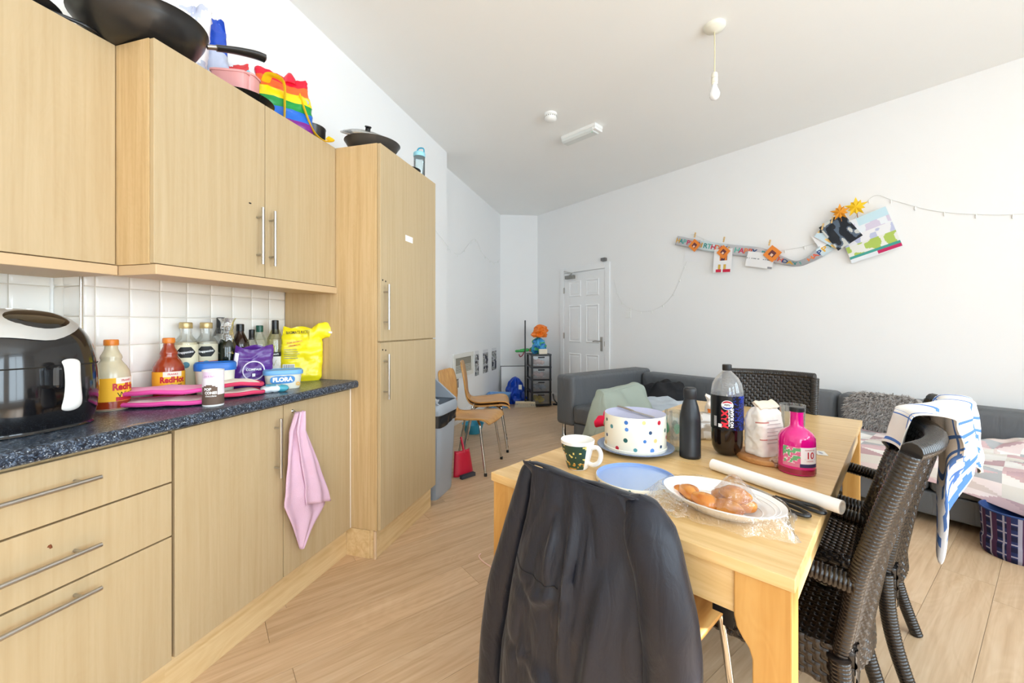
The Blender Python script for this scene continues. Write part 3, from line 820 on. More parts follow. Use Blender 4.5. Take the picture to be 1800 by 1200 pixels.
# bags
def pillow_bag(name, label, loc, rz, w, d, h, colfn, mat, seed, top=.15, lean=0.0, nu=44, nv=34, crease=.006, fold=0.0):
    t = thing(name, label, 'bag', loc, rz)
    def fn(u, v):
        a = 2 * math.pi * u; ca, sa = math.cos(a), math.sin(a); k = (abs(ca) ** 4 + abs(sa) ** 4) ** (-.25)
        ww = interp([(0, .86), (.06, .97), (.5, 1.0), (.8, .96), (1, .93)], v); dd = interp([(0, .8), (.1, 1), (.55, .9), (.85, .35), (1, .04 + top * .2)], v)
        x = w / 2 * ca * k * ww; y = d / 2 * sa * k * dd; z = h * v
        z += .012 * math.sin(3.1 * u * 6.28 + seed) * v * v
        c = crease * (vnoise(x * 45 + seed, z * 40, y * 45) + .6 * vnoise(x * 110 + seed, z * 100, y * 90)) * (.3 + v)
        return Vector((x * (1 + c * 3) + lean * z, y + c * (1 if sa > 0 else -1) + fold * v * v * v, z))
    m = MB(); m.grid(fn, nu, nv, closed_u=True, colfn=colfn)
    m.add([fn(i / nu, 0) for i in range(nu)], [tuple(range(nu - 1, -1, -1))]); m.c[-1] = colfn(0, 0)
    o = m.build('bag_body', mat, t, smooth=True, auto=75, normals=False)
    return t, fn
M_FOIL = vcol('glossy_film_print', .22, bump=.35, bscale=40, spec=.5)
pur = srgb(86, 42, 132)
# front centre of the print is u=0.75 (local -y)
t, fn = pillow_bag('coffee_bag', 'crumpled purple foil coffee bag with white ring print', (-1.675, 1.512, WT), R(58), .165, .06, .19,
    lambda u, v: srgb(236, 232, 240) if (.60 < u < .645 and .55 < v < .85) else pur, M_FOIL, 3, lean=.12, crease=.008)
m = MB()
ring = lambda a, r: Vector((.0 + .012 + r * math.cos(a), -.0335, .085 + r * math.sin(a)))
n = 40
m.add([ring(2 * math.pi * k / n, .045) for k in range(n)] + [ring(2 * math.pi * k / n, .040) for k in range(n)], [(k, (k + 1) % n, n + (k + 1) % n, n + k) for k in range(n)])
m.build('printed_ring', plain('ink_lilac', srgb(220, 210, 232), .5), t)
lettering(t, 'COMPASS', .014, lambda x, y: Vector((.012 + x, -.0336, .090 + y)), KW, .02)
MB().box(.006, .018, -.0338, -.0332, .058, .072).build('printed_spot', KW, t)
yel = srgb(244, 226, 34)
def ycol(u, v): return yel
t, fn = pillow_bag('yellow_bag', 'large bright yellow plastic food bag slumped against the tall cabinet', (-1.66, 1.815, WT), R(40), .20, .085, .275, ycol, M_FOIL, 9, lean=.02, crease=.010)
# rolled spout folded to one side
def sp_(u, v):
    a = 2 * math.pi * u; c = spline([(.05, 0, .225), (.09, .0, .262), (.135, .0, .262), (.165, 0, .245)], 6); q = c[min(int(v * (len(c) - 1)), len(c) - 1)]
    r = interp([(0, .055), (.4, .045), (1, .030)], v) * (1 + .16 * vnoise(u * 8, v * 6))
    return Vector((q.x + r * .25 * math.cos(a), q.y + r * .45 * math.cos(a), q.z + r * math.sin(a)))
m = MB(); m.grid(sp_, 20, 18, closed_u=True, colfn=lambda u, v: yel); m.build('bag_neck', M_FOIL, t, smooth=True, normals=False)
m = MB(); m.tube(spline([(.13, -.02, .255), (.16, -.01, .253), (.195, 0, .26)], 5), [.006] * 6 + [.004] * 5, 6); m.build('twist_tie', M_WHITE, t)
fy = lambda x, y: Vector((x, -.0475, y))
lettering(t, 'BASMATI RICE', .020, lambda x, y: Vector((x - .02, -.030, .255 + y)), K, .01, .8, R(3))
lettering(t, 'PURE BASMATI', .011, lambda x, y: Vector((x - .03, -.0415, .205 + y)), KR, .01, 1, R(10))
lettering(t, 'AROMATIC', .011, lambda x, y: Vector((x - .03, -.043, .188 + y)), KR, .01, 1, R(8))
for k in range(5): MB().box(-.08, -.02 + .006 * (k % 3), -.0480, -.0474, .165 - .011 * k, .1675 - .011 * k).build('small_print', KG, t)
bc = MB().box(-.085, -.03, -.0480, -.0472, .062, .092).build('barcode', M_WHITE, t)
m = MB()
for k in range(12): m.box(-.082 + .0042 * k, -.082 + .0042 * k + .0012 + .001 * (k % 2), -.0484, -.04805, .066, .089)
m.build('barcode_bars', K, bc)

# tubs
def tub(name, label, loc, rz, w, d, h, body, lid, lidh=.018, sub=None):
    t = thing(name, label, 'tub', loc, rz)
    m = MB(); m.lathe([(0, 0), (.86, 0), (.9, .006), (1.0, h - .002), (1.02, h)], 40, None, w / 2, d / 2, power=3.4); m.build('tub_body', body, t, smooth=True, auto=40)
    m = MB(); m.lathe([(1.0, h - lidh * .6), (1.06, h - lidh * .6), (1.07, h - lidh * .3), (1.06, h + lidh * .25), (1.0, h + lidh * .45), (.94, h + lidh * .3), (0, h + lidh * .3)], 40, None, w / 2, d / 2, cap=False, power=3.4); m.build('lid', lid, t, smooth=True, auto=40)
    return t
M_LIDB = plain('blue_lid', srgb(34, 108, 196), .35)
tub('plastic_tub', 'white plastic tub with bright blue lid behind the cardboard tube', (-1.66, 1.338, WT), R(50), .138, .11, .125, plain('translucent_tub', srgb(226, 226, 214), .4), M_LIDB, .03)
t = tub('spread_tub', 'small margarine tub with pale blue lid and white sides', (-1.545, 1.575, WT), R(48), .155, .105, .078, plain('cream_tub', srgb(240, 238, 222), .35), plain('sky_lid', srgb(110, 170, 222), .35), .02)
fl = lambda x, y: Vector((x, -.0515 - .055 * (y), .042 + y) )
fl = lambda x, y: Vector((x, -.0505 - .05 * y, .044 + y))
m = MB(); pts = [(.05 * math.copysign(abs(math.cos(a)) ** .5, math.cos(a)), .018 * math.copysign(abs(math.sin(a)) ** .7, math.sin(a))) for a in [2 * math.pi * k / 28 for k in range(28)]]
m.add([fl(x - .005, y) for x, y in pts], [tuple(range(28))]); s_ = m.build('label_plaque', plain('label_blue', srgb(62, 134, 200), .4), t)
lettering(s_, 'FLORA', .026, lambda x, y: fl(x - .005, y) + Vector((0, -.0012, 0)), KW, .06)
m = MB()
for k in range(10):
    a = R(36 * k); m.add([fl(.058 + .004 * math.cos(a + q), -.022 + .004 * math.sin(a + q)) + Vector((0, -.001, 0)) for q in (-.5, .5)] + [fl(.058 + .014 * math.cos(a), -.022 + .014 * math.sin(a)) + Vector((0, -.001, 0))], [(0, 1, 2)])
m.build('sunflower', plain('sunflower_yellow', srgb(240, 180, 40), .5), t)
# small teal sachet in front
t = thing('wipe_packet', 'small flat white and teal packet in front of the margarine tub', 'packet', (-1.488, 1.47, WT), R(50))
m = MB()
def pk(u, v):
    a = 2 * math.pi * u; ca, sa = math.cos(a), math.sin(a); k = (abs(ca) ** 5 + abs(sa) ** 5) ** (-.2); w = math.sin(math.pi * (.02 + .96 * v)) ** .3
    return Vector((.055 * ca * k * w, .032 * sa * k * w, .030 * v + .002 * math.sin(9 * u * 6.28)))
m.grid(pk, 30, 8, closed_u=True, colfn=lambda u, v: srgb(76, 168, 190) if (u < .3 or u > .8) else srgb(224, 234, 238))
m.add([pk(i / 30, 1) for i in range(30)], [tuple(range(30))]); m.c[-1] = srgb(206, 226, 234)
m.build('packet_body', M_FOIL, t, smooth=True)
m = MB(); m.box(-.035, .005, -.022, .022, .0305, .0335); m.build('flap', plain('teal_flap', srgb(70, 160, 184), .4), t, bevel=.003)
# cardboard tube
t = thing('snack_tube', 'lilac and brown cardboard snack tube standing at the worktop edge', 'tube', (-1.46, 1.168, WT))
MB().lathe([(0, 0), (.0325, 0), (.0335, .003), (.0335, .008)], 28).build('base_rim', M_WHITE, t, smooth=True)
MB().lathe([(.0335, .124), (.0342, .126), (.0342, .131), (.031, .131), (.030, .128), (0, .128)], 28, cap=False).build('lid', plain('foil_white', srgb(236, 234, 236), .3), t, smooth=True, auto=40)
a0 = face_cam(-1.46, 1.168)
def tubec(u, v):
    x = (u - .5) * 2 * math.pi
    if v < .30: return srgb(104, 84, 72)
    if -1.3 < x < .35 and v < .62 - .12 * abs(x + .4): return srgb(104, 84, 72)
    return srgb(238, 230, 240) if not (-1.1 < x < -.1 and v > .8) else srgb(226, 200, 226)
m = MB(); patch(m, .0336, .006, .126, a0 - math.pi, a0 + math.pi, 64, 30, tubec); s_ = m.build('printed_wrap', M_VC, t, smooth=True)
f = cyl_map(.0341, 0, a0)
lettering(s_, 'Joe & Seph', .0075, f, plain('ink_mauve', srgb(190, 130, 180), .5), .02, 1, 0, (-.012, .109))
lettering(s_, 'POP', .013, f, KW, .04, 1, 0, (-.018, .062)); lettering(s_, 'CONES', .013, f, KW, .04, .9, 0, (-.008, .049)); lettering(s_, 'chocolate', .009, f, KW, .01, 1, 0, (-.008, .038))

# oven gloves: a folded double glove, one object per glove end
def glove(name, label, loc, rz, ln, wd, layers, rimmat, topmat, innermat, tip=0.0, curl=.0):
    t = thing(name, label, 'oven glove', loc, rz)
    for k in range(layers):
        zb = k * .031
        outline = []
        for a in range(48):
            q = 2 * math.pi * a / 48; c, s_ = math.cos(q), math.sin(q)
            kk = (abs(c) ** 3 + abs(s_) ** 3) ** (-1 / 3)
            outline.append((ln / 2 * c * kk * (1 - .03 * k), wd / 2 * s_ * kk * (1 - .06 * k) * (1 - tip * max(0, c))))
        def hgt(x, y): return zb + .004 * vnoise(x * 22 + k * 9, y * 22) + .004 + curl * max(0, x / ln + .1) * k + .010 * k * math.sin((x / ln + .5) * 3.14)
        for nm, mt, th, ins in (('pad', topmat if k == layers - 1 else innermat, .017, .985),):
            m = MB(); rings = 9; p = []
            for side in (0, 1):
                for j in range(rings + 1):
                    rr = j / rings
                    for x, y in outline:
                        q = (1 - rr ** 6); X, Y = x * rr * ins, y * rr * ins
                        p.append(Vector((X, Y, hgt(X, Y) + (th * (.30 + .70 * q) if side else 0.0))))
            n_ = 48; f = []
            for side in (0, 1):
                o_ = side * (rings + 1) * n_
                for j in range(rings):
                    for i in range(n_): f.append((o_ + j * n_ + i, o_ + j * n_ + (i + 1) % n_, o_ + (j + 1) * n_ + (i + 1) % n_, o_ + (j + 1) * n_ + i))
            for i in range(n_):
                a_ = rings * n_ + i; b_ = rings * n_ + (i + 1) % n_; c_ = (2 * rings + 1) * n_ + (i + 1) % n_; d_ = (2 * rings + 1) * n_ + i
                f.append((a_, b_, c_, d_))
            m.add(p, f).build(nm, mt, t, smooth=True)
        m = MB(); m.tube([Vector((x * .99, y * .99, hgt(x * .985, y * .985) + .005)) for x, y in outline + outline[:1]], .008, 8, cap=False); m.build('binding', rimmat, t, smooth=True)
    return t
M_HP = plain('hot_pink_binding', srgb(232, 78, 160), .8); M_PK = plain('pink_cotton', srgb(242, 164, 204), .9, bump=.2, var=.06, vscale=25)
M_LIN = plain('cream_wadding', srgb(244, 236, 224), .95, bump=.4, bscale=150, var=.06, vscale=40); M_RD = plain('crimson_binding', srgb(218, 60, 100), .8)
glove('oven_glove', 'hot pink folded oven glove lying flat on the worktop', (-1.640, 1.125, WT + .005), R(27), .35, .15, 2, M_HP, M_PK, M_LIN, tip=.15, curl=.01)
glove('oven_glove', 'cream oven glove with red trim folded double behind the snack tube', (-1.565, 1.345, WT + .005), R(62), .20, .14, 2, M_RD, M_LIN, M_LIN)

# ---------------------------------------------------------------- clutter on top of the cabinets
TZ = 2.186
M_NS = plain('non_stick_black', srgb(30, 30, 31), .32, coat=.15); M_NSG = plain('non_stick_grey', srgb(72, 70, 68), .28, metal=.3)
def pan(name, label, loc, rz, prof_out, thick, handle, mat, tilt=(0, 0), handlemat=None, hz=None, hlen=.2, n=48, cat='pan'):
    t = thing(name, label, cat, loc, rz); t.rotation_euler = (tilt[0], tilt[1], rz)
    inner = [(max(r - thick, 0), z + (thick if r < prof_out[-1][0] * .7 else 0)) for r, z in reversed(prof_out)]
    m = MB(); m.lathe(prof_out + inner, n, cap=False); m.build('pan_body', mat, t, smooth=True, auto=60)
    if handle:
        rr = prof_out[-1][0]; z = hz
        m = MB(); m.tube([(rr - .006, 0, z), (rr + .03, 0, z + .008)], .011, 10, flat=.8); m.build('bracket', M_STEEL, t, smooth=True)
        pts = spline([(rr + .025, 0, z + .006), (rr + .09, 0, z + .018), (rr + .16, 0, z + .024), (rr + hlen, 0, z + .020)], 6)
        rad = [lerp(.017, .023, ease(i / (len(pts) - 1) * 1.3)) for i in range(len(pts))]; rad[-1] = .013
        m = MB(); m.tube(pts, rad, 12, flat=.65); m.build('handle', handlemat or M_BLACKP, t, smooth=True)
    return t
# big wok leaning outwards over the step between the wall cabinets
wok = [(0, 0), (.10, .0), (.115, .004), (.15, .03), (.178, .07), (.188, .098), (.192, .10)]
pan('wok', 'large black wok overhanging the tops of the wall cabinets', (-1.65, 1.075, TZ + .010), R(60), wok, .004, True, M_NS, hz=.088, hlen=.20, tilt=(0, R(-7)))
# left: flat black pan and paper clutter
pan('frying_pan', 'thin black tray with turned-up edge at the ceiling-side end above the air fryer', (-1.80, .80, TZ + .001), 0, [(0, 0), (.09, 0), (.108, .03), (.112, .034)], .003, False, plain('baking_black', srgb(26, 26, 28), .35))
t = thing('paper_bag', 'crumpled cream paper bag behind the air-fryer cabinet top', 'bag', (-1.80, .80, TZ + .012))
def pb(u, v):
    a = 2 * math.pi * u; r = .09 * (1 + .35 * vnoise(u * 7, v * 5)) * (1 - .35 * v)
    return Vector((r * math.cos(a) * .8, r * math.sin(a) * 1.2, .17 * v + .02 * vnoise(u * 9, v * 3 + 4)))
m = MB(); m.grid(pb, 26, 10, closed_u=True, colfn=lambda u, v: srgb(120, 40, 50) if (.4 < v < .7 and .9 < u < 1.0) else srgb(226, 218, 196)); m.add([pb(i / 26, 0) for i in range(26)], [tuple(range(25, -1, -1))]); m.add([pb(i / 26, 1) for i in range(26)], [tuple(range(26))]); m.c[-1] = m.c[-2] = srgb(226, 218, 196); m.build('bag_body', M_VC, t)
t = thing('kitchen_cable', 'black cable trailing along the cabinet top beside the wok', 'cable', (-1.70, .875, TZ))
MB().tube(spline([(-.05, -.10, .01), (0, 0, .012), (.02, .06, .008), (-.02, .13, .006)], 6), .006, 8).build('cord', M_BLACKP, t, smooth=True)
# crisp bags behind the wok
blu = srgb(40, 82, 190)
t, fn = pillow_bag('crisp_bag', 'shiny blue crisp bag standing behind the wok handle', (-1.735, 1.395, TZ), R(50), .12, .06, .37, lambda u, v: blu if v > .62 else (srgb(226, 228, 234) if v < .38 else srgb(186, 196, 220)), M_FOIL, 5, crease=.012, lean=-.05)
t, fn = pillow_bag('clear_snack_bag', 'crumpled white and clear snack bag behind the wok', (-1.765, 1.285, TZ), R(40), .13, .06, .37, lambda u, v: srgb(236, 232, 234) if vnoise(u * 9, v * 9) > -.3 else srgb(190, 194, 214), M_FOIL, 11, crease=.012, lean=.1)
t, fn = pillow_bag('snack_bag', 'crumpled white and red snack bag behind the pink boxes', (-1.775, 1.50, TZ), R(55), .15, .06, .27, lambda u, v: srgb(214, 52, 58) if v > .7 and u > .6 else srgb(236, 236, 238), M_FOIL, 15, crease=.012)
# pink plastic containers nested on their side
M_PINKP = plain('pink_plastic', srgb(236, 168, 166), .4)
for k, (lab) in enumerate(('pink plastic storage box, the nearer of the nested pair', 'pink plastic storage box, the farther of the nested pair')):
    t = thing('storage_box', lab, 'box', (-1.640, 1.405 + .035 * k, TZ + .030), R(24), 'pink boxes on the wall cabinet')
    m = MB(); m.lathe([(.0, 0), (.86, .0), (.90, .004), (1.0, .09 + .01 * k), (1.07, .09 + .01 * k), (1.07, .098 + .01 * k), (1.0, .1 + .01 * k), (.97, .098 + .01 * k), (.86, .008), (0, .008)], 32, Matrix.Rotation(R(8), 4, 'X'), .070, .045, power=6, cap=False); m.build('box_body', M_PINKP, t, smooth=True, auto=35)
pan('roasting_tin', 'shallow glossy black roasting tin under the pink boxes', (-1.625, 1.435, TZ + .001), R(10), [(0, 0), (.085, 0), (.108, .024), (.122, .027)], .003, False, plain('enamel_black', srgb(24, 25, 28), .12, coat=.4), cat='tin')
t = thing('juice_carton', 'light blue drinks carton lying behind the rainbow bag', 'carton', (-1.74, 1.575, TZ), R(35))
m = MB(); m.prism([(-.045, 0), (.045, 0), (.045, .21), (.0, .25), (-.045, .21)], -.035, .035, Matrix.Rotation(R(90), 4, 'X')); m.build('carton_body', plain('carton_blue', srgb(126, 196, 214), .4), t, bevel=.003)
MB().box(-.038, .038, -.0352, -.0348, .08, .13).build('printed_band', plain('carton_teal', srgb(70, 150, 176), .4), t)
# rainbow shopper
rb = [srgb(226, 24, 56), srgb(238, 104, 44), srgb(250, 218, 24), srgb(26, 146, 70), srgb(32, 104, 206), srgb(122, 30, 134)]
def rain(u, v): return rb[5 - min(5, int(v * 6.0 * .98))]
t, fn = pillow_bag('rainbow_bag', 'rainbow-striped shopping bag with yellow straps on the wall cabinet', (-1.64, 1.70, TZ), R(52), .24, .15, .285, rain, vcol('woven_poly', .3, bump=.4, bscale=30), 21, top=.6, crease=.010, lean=-.10)
M_YEL = plain('yellow_webbing', srgb(248, 208, 28), .6)
m = MB(); a_ = spline([(-.10, -.035, .215), (-.085, -.075, .235), (-.03, -.085, .215), (-.025, -.088, .12), (-.03, -.088, .02), (-.06, -.10, .004), (-.10, -.08, .004)], 7); m.tube(a_, .019, 6, flat=.25); m.build('strap', M_YEL, t, smooth=True)
m = MB(); a_ = spline([(.045, -.06, .19), (.07, -.075, .10), (.11, -.05, .03), (.16, -.03, .004), (.20, -.05, .004), (.17, -.075, .004)], 7); m.tube(a_, .013, 6, flat=.3); m.build('strap', M_YEL, t, smooth=True)
m = MB(); a_ = spline([(.055, .03, .21), (.095, .02, .225), (.10, 0, .19)], 6); m.tube(a_, .011, 6, flat=.3); m.build('strap', M_YEL, t, smooth=True)
m = MB(); m.lathe([(0, 0), (.03, 0), (.026, .03), (.010, .055), (0, .06)], 14, Matrix.Translation((.01, 0, .255))); m.build('knot', plain('red_film', srgb(222, 28, 60), .3), t, smooth=True)
m = MB(); m.lathe([(.014, 0), (.014, .003), (0, .004)], 16, Matrix.Translation((.075, -.052, .165)) @ Matrix.Rotation(R(70), 4, 'X')); m.build('badge', plain('badge_grey', srgb(170, 180, 176), .4), t)
# pots behind the rainbow bag
pan('saucepan', 'small black saucepan between the rainbow bag and the tall cabinet', (-1.600, 1.810, TZ), R(75), [(0, 0), (.066, 0), (.072, .006), (.074, .075), (.076, .078)], .003, False, M_NS)
t = thing('pot_lid', 'black pot lid with loop handle leaning on the saucepan', 'lid', (-1.66, 1.765, TZ + .078)); t.rotation_euler = (R(-35), R(12), R(40))
m = MB(); m.lathe([(.075, .0), (.072, .004), (.03, .014), (0, .016)], 32); m.lathe([(.075, -.001), (0, -.001)], 32); m.build('lid_plate', M_NS, t, smooth=True)
MB().tube(spline([(-.03, 0, .014), (-.025, 0, .04), (.025, 0, .04), (.03, 0, .014)], 6), .006, 8).build('handle', M_BLACKP, t, smooth=True)
# pan with glass lid on the tall unit
t = pan('casserole_pan', 'dark grey shallow pan tilted on top of the tall cabinet', (-1.385, 2.045, TZ + .004), R(5), [(0, 0), (.095, 0), (.115, .006), (.145, .055), (.152, .064)], .004, False, M_NSG, tilt=(R(2), R(2)))
t = thing('pan_cover', 'round glass pan lid with black rim on the grey pan', 'lid', (-1.43, 2.06, TZ + .118), 0); t.rotation_euler = (R(10), R(24), R(-20))
MB().lathe([(.139, .0), (.128, .012), (.08, .030), (.03, .038), (0, .039)], 40).build('glass', clear('lid_glass', (.95, .97, .96), .22), t, smooth=True)
m = MB(); m.tube([(.14 * math.cos(R(9 * k)), .14 * math.sin(R(9 * k)), 0) for k in range(41)], .0045, 8, cap=False); m.build('rim', M_STEEL, t, smooth=True)
MB().lathe([(0, .036), (.014, .036), (.014, .05), (.020, .056), (.016, .062), (0, .063)], 16).build('knob', M_BLACKP, t, smooth=True)
pan('skillet', 'small black skillet on the far front corner of the tall cabinet', (-1.325, 2.34, TZ + .001), R(-20), [(0, 0), (.062, 0), (.075, .016), (.078, .02)], .003, False, M_NS)
t = thing('water_bottle', 'pale blue clear plastic bottle with loop at the tall cabinet end', 'bottle', (-1.31, 2.455, TZ)); t.scale = (1.1, 1.1, 1.25)
MB().lathe([(0, 0), (.030, 0), (.033, .005), (.033, .115), (.030, .125), (0, .126)], 24).build('body', clear('pale_blue_plastic', (.80, .92, .96), .3, .15), t, smooth=True)
MB().lathe([(.034, .118), (.035, .12), (.035, .138), (.03, .142), (0, .143)], 24).build('cap', plain('pale_blue_cap', srgb(150, 212, 230), .35), t, smooth=True, auto=30)
MB().tube(spline([(-.018, .0, .14), (-.01, .01, .168), (.02, .012, .166), (.026, .01, .142)], 6), .004, 8).build('loop', plain('aqua_loop', srgb(60, 160, 190), .35), t, smooth=True)
# ---------------------------------------------------------------- dining table
TA = R(62); TU = Vector((math.cos(TA), math.sin(TA), 0)); TV = Vector((math.sin(TA), -math.cos(TA), 0)); TB = Vector((.308, .891, 0)); TH = .75
def T(U, V, z=TH): return TB + TU * U + TV * V + Vector((0, 0, z))
TL, TW = 1.79, .83
tb = thing('dining_table', 'oak veneer extending dining table covered with party leftovers', 'table', TB, TA)
for a, b in ((0, .53), (.5315, 1.2595), (1.261, TL)): MB().box(a, b, 0, TW, TH - .027, TH).build('tabletop_leaf', M_TABLE, tb, bevel=.002)
m = MB(); m.box(.012, .034, .105, TW - .105, .632, TH - .0275); m.build('apron', M_TABLE, tb)
MB().box(TL - .034, TL - .012, .105, TW - .105, .632, TH - .0275).build('apron', M_TABLE, tb)
for y in (.012, TW - .034): MB().box(.085, TL - .085, y, y + .022, .655, TH - .0275).build('apron', M_TABLEL, tb)
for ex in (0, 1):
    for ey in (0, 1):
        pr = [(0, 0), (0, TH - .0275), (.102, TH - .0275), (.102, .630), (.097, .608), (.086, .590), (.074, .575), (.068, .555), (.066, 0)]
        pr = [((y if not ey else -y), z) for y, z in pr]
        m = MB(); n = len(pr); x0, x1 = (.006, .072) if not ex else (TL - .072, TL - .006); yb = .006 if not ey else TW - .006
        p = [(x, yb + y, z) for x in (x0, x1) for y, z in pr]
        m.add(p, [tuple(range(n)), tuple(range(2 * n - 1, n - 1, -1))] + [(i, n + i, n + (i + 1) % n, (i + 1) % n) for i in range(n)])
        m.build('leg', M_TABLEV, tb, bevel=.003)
m = MB(); m.box(.04, .08, .11, .16, .60, .632); m.box(.045, .06, .12, .14, .572, .60); m.build('bracket', M_BLACKP, tb)

# ---------------------------------------------------------------- bent plywood chairs
def make_ply(label):
    t = thing('plywood_chair', label, 'chair')
    side = spline([(.215, .425), (.20, .448), (.15, .456), (.05, .448), (-.08, .440), (-.155, .446), (-.195, .480), (-.212, .54), (-.222, .62), (-.238, .72), (-.258, .80), (-.275, .85)], 4) if False else None
    pts = spline([(.225, .415, 0), (.20, .446, 0), (.14, .456, 0), (.04, .448, 0), (-.08, .440, 0), (-.15, .448, 0), (-.188, .480, 0), (-.205, .54, 0), (-.214, .62, 0), (-.228, .72, 0), (-.245, .80, 0), (-.256, .835, 0)], 4)
    hw = [(0, .205), (.06, .225), (.2, .225), (.36, .200), (.46, .125), (.52, .105), (.60, .115), (.70, .165), (.80, .180), (.92, .165), (.97, .145), (1, .108)]
    N = len(pts) - 1; cut = int(N * .5)
    def fn(i, u):
        k = min(i, N); w = interp(hw, i / N); x = (u * 2 - 1) * w
        dish = .012 * (1 - (u * 2 - 1) ** 2)
        y, z = pts[k].x, pts[k].y
        if i / N > .55: y -= dish
        else: z -= dish
        return Vector((x, y, z))
    for nm, a, b in (('seat', 0, cut), ('backrest', cut, N)):
        m = MB(); m.grid(lambda u, v: fn(a + round(v * (b - a)), u), 10, b - a); m.build(nm, M_PLY if nm == 'seat' else M_PLYB, t, smooth=True, solid=.011, normals=False)
    for sx in (-1, 1):
        for sy, fy in ((1, .20), (-1, -.22)):
            p = spline([(sx * .04, .05 * sy, .425), (sx * .13, .10 * sy, .424), (sx * .185, .135 * sy + .0, .405), (sx * .198, .15 * sy, .34), (sx * .222, fy, .012)], 5)
            m = MB(); m.tube(p, .0105, 10); lg = m.build('leg', M_CHROME, t, smooth=True)
            MB().lathe([(0, 0), (.013, 0), (.013, .022), (.010, .026)], 10, Matrix.Translation((sx * .223, fy, 0))).build('foot', M_BLACKP, lg)
    m = MB(); m.box(-.09, .09, -.06, .06, .418, .430); m.build('seat_plate', M_BLACKP, t)
    return t
ply = make_ply('bent plywood chair at the table end under the dark jacket')
cc = T(.20, -.45, 0); ply.location = T(.20, -.425, 0); ply.rotation_euler = (0, 0, TA - R(90))
def place_copy(src, loc, rz, label, group=None):
    c = copy_tree(src); c.location = loc; c.rotation_euler = (0, 0, rz); c['label'] = label
    if group: c['group'] = group
    return c
G = 'bent plywood chairs'
ply['group'] = G
place_copy(ply, (-1.30, 3.40, 0), R(-90), 'bent plywood chair with chrome legs nearest the grey bin', G)
place_copy(ply, (-1.36, 3.98, 0), R(-72), 'bent plywood chair by the alcove, lower of the stacked two', G)
place_copy(ply, (-1.375, 4.015, .028), R(-72), 'bent plywood chair by the alcove, upper of the stacked two', G)

# dark jacket hung over the chair at the table end
jk = thing('jacket', 'dark navy windproof jacket hung over the chair at the table end', 'jacket', cc, TA - R(90))
def jacket_mat():
    m, nt, b = _base('navy_nylon'); N, K_ = nt.nodes, nt.links
    b.inputs['Base Color'].default_value = srgb(20, 23, 35); b.inputs['Roughness'].default_value = .50; b.inputs['Specular IOR Level'].default_value = .4
    b.inputs['Sheen Weight'].default_value = .12; b.inputs['Sheen Roughness'].default_value = .4
    tc = N.new('ShaderNodeTexCoord'); mp = N.new('ShaderNodeMapping'); mp.inputs['Scale'].default_value = (26, 26, 9)
    n1 = N.new('ShaderNodeTexNoise'); n1.inputs['Scale'].default_value = 1; n1.inputs['Detail'].default_value = 5; n1.inputs['Distortion'].default_value = 1.2
    K_.new(tc.outputs['Object'], mp.inputs['Vector']); K_.new(mp.outputs[0], n1.inputs['Vector'])
    bp = N.new('ShaderNodeBump'); bp.inputs['Strength'].default_value = .35; bp.inputs['Distance'].default_value = .012
    K_.new(n1.outputs['Fac'], bp.inputs['Height']); K_.new(bp.outputs['Normal'], b.inputs['Normal'])
    return m
M_JK = jacket_mat()
JL = [(0, -.172), (.12, -.19), (.3, -.232), (.5, -.268), (.75, -.30), (1, -.31)]
JR = [(0, .170), (.03, .186), (.10, .215), (.2, .235), (.35, .245), (.5, .245), (.75, .24), (1, .235)]
def jk_fn(u, v):
    z = lerp(.853 - .008 * u, .10, v)
    x = lerp(interp(JL, v), interp(JR, v), u)
    y = -.285 - .050 * ease(v * 2.2) * math.sin(math.pi * min(1, max(0, u))) ** .7
    y += .10 * (abs(u * 2 - 1) ** 5)                         # the sides wrap forward
    fold = .012 * math.sin(u * 17 + 1.4 * math.sin(v * 3.0)) * ease(v * 2.5) + .012 * vnoise(u * 6, v * 3) + .003 * vnoise(u * 17, v * 8, 3)
    fold += .016 * math.exp(-((u - .50 - .10 * v) / .035) ** 2) * ease((v - .08) * 4)
    fold += .014 * math.exp(-((v - .36 - .05 * math.sin(u * 6)) / .02) ** 2) * (1 if .12 < u < .5 else 0)
    fold += .010 * math.exp(-((v - .62 - .08 * u) / .025) ** 2) * (1 if .1 < u < .55 else 0)
    for c0, c1, v0, v1, am in ((.36, .44, .10, .42, .022), (.50, .56, .06, .60, .026), (.62, .60, .05, .45, .018), (.27, .30, .45, .85, .016), (.47, .44, .62, 1.0, .024), (.72, .66, .2, .9, .016)):
        kk = (v - v0) / (v1 - v0)
        if 0 < kk < 1: fold += am * math.sin(math.pi * kk) * math.exp(-((u - lerp(c0, c1, kk)) / .028) ** 2)
    top = math.exp(-(v / .05) ** 2)
    y = min(lerp(y - abs(fold), -.284, top * .9), -.284 if abs(u * 2 - 1) < .75 else 1)
    return Vector((x, y, z))
m = MB(); m.grid(jk_fn, 70, 70)
def jk_in(u, v):
    z = lerp(.853 - .008 * u, .50, v); x = lerp(-.163 - .05 * v, .163 + .06 * v, u)
    y = lerp(-.284, -.196, ease(v * 14)) + .012 * vnoise(u * 6 + 9, v * 5)
    return Vector((x, y + (.0 if v > .02 else 0), z))
m.grid(jk_in, 30, 24)
m.build('body', M_JK, jk, smooth=True, solid=.003, normals=False, auto=80)
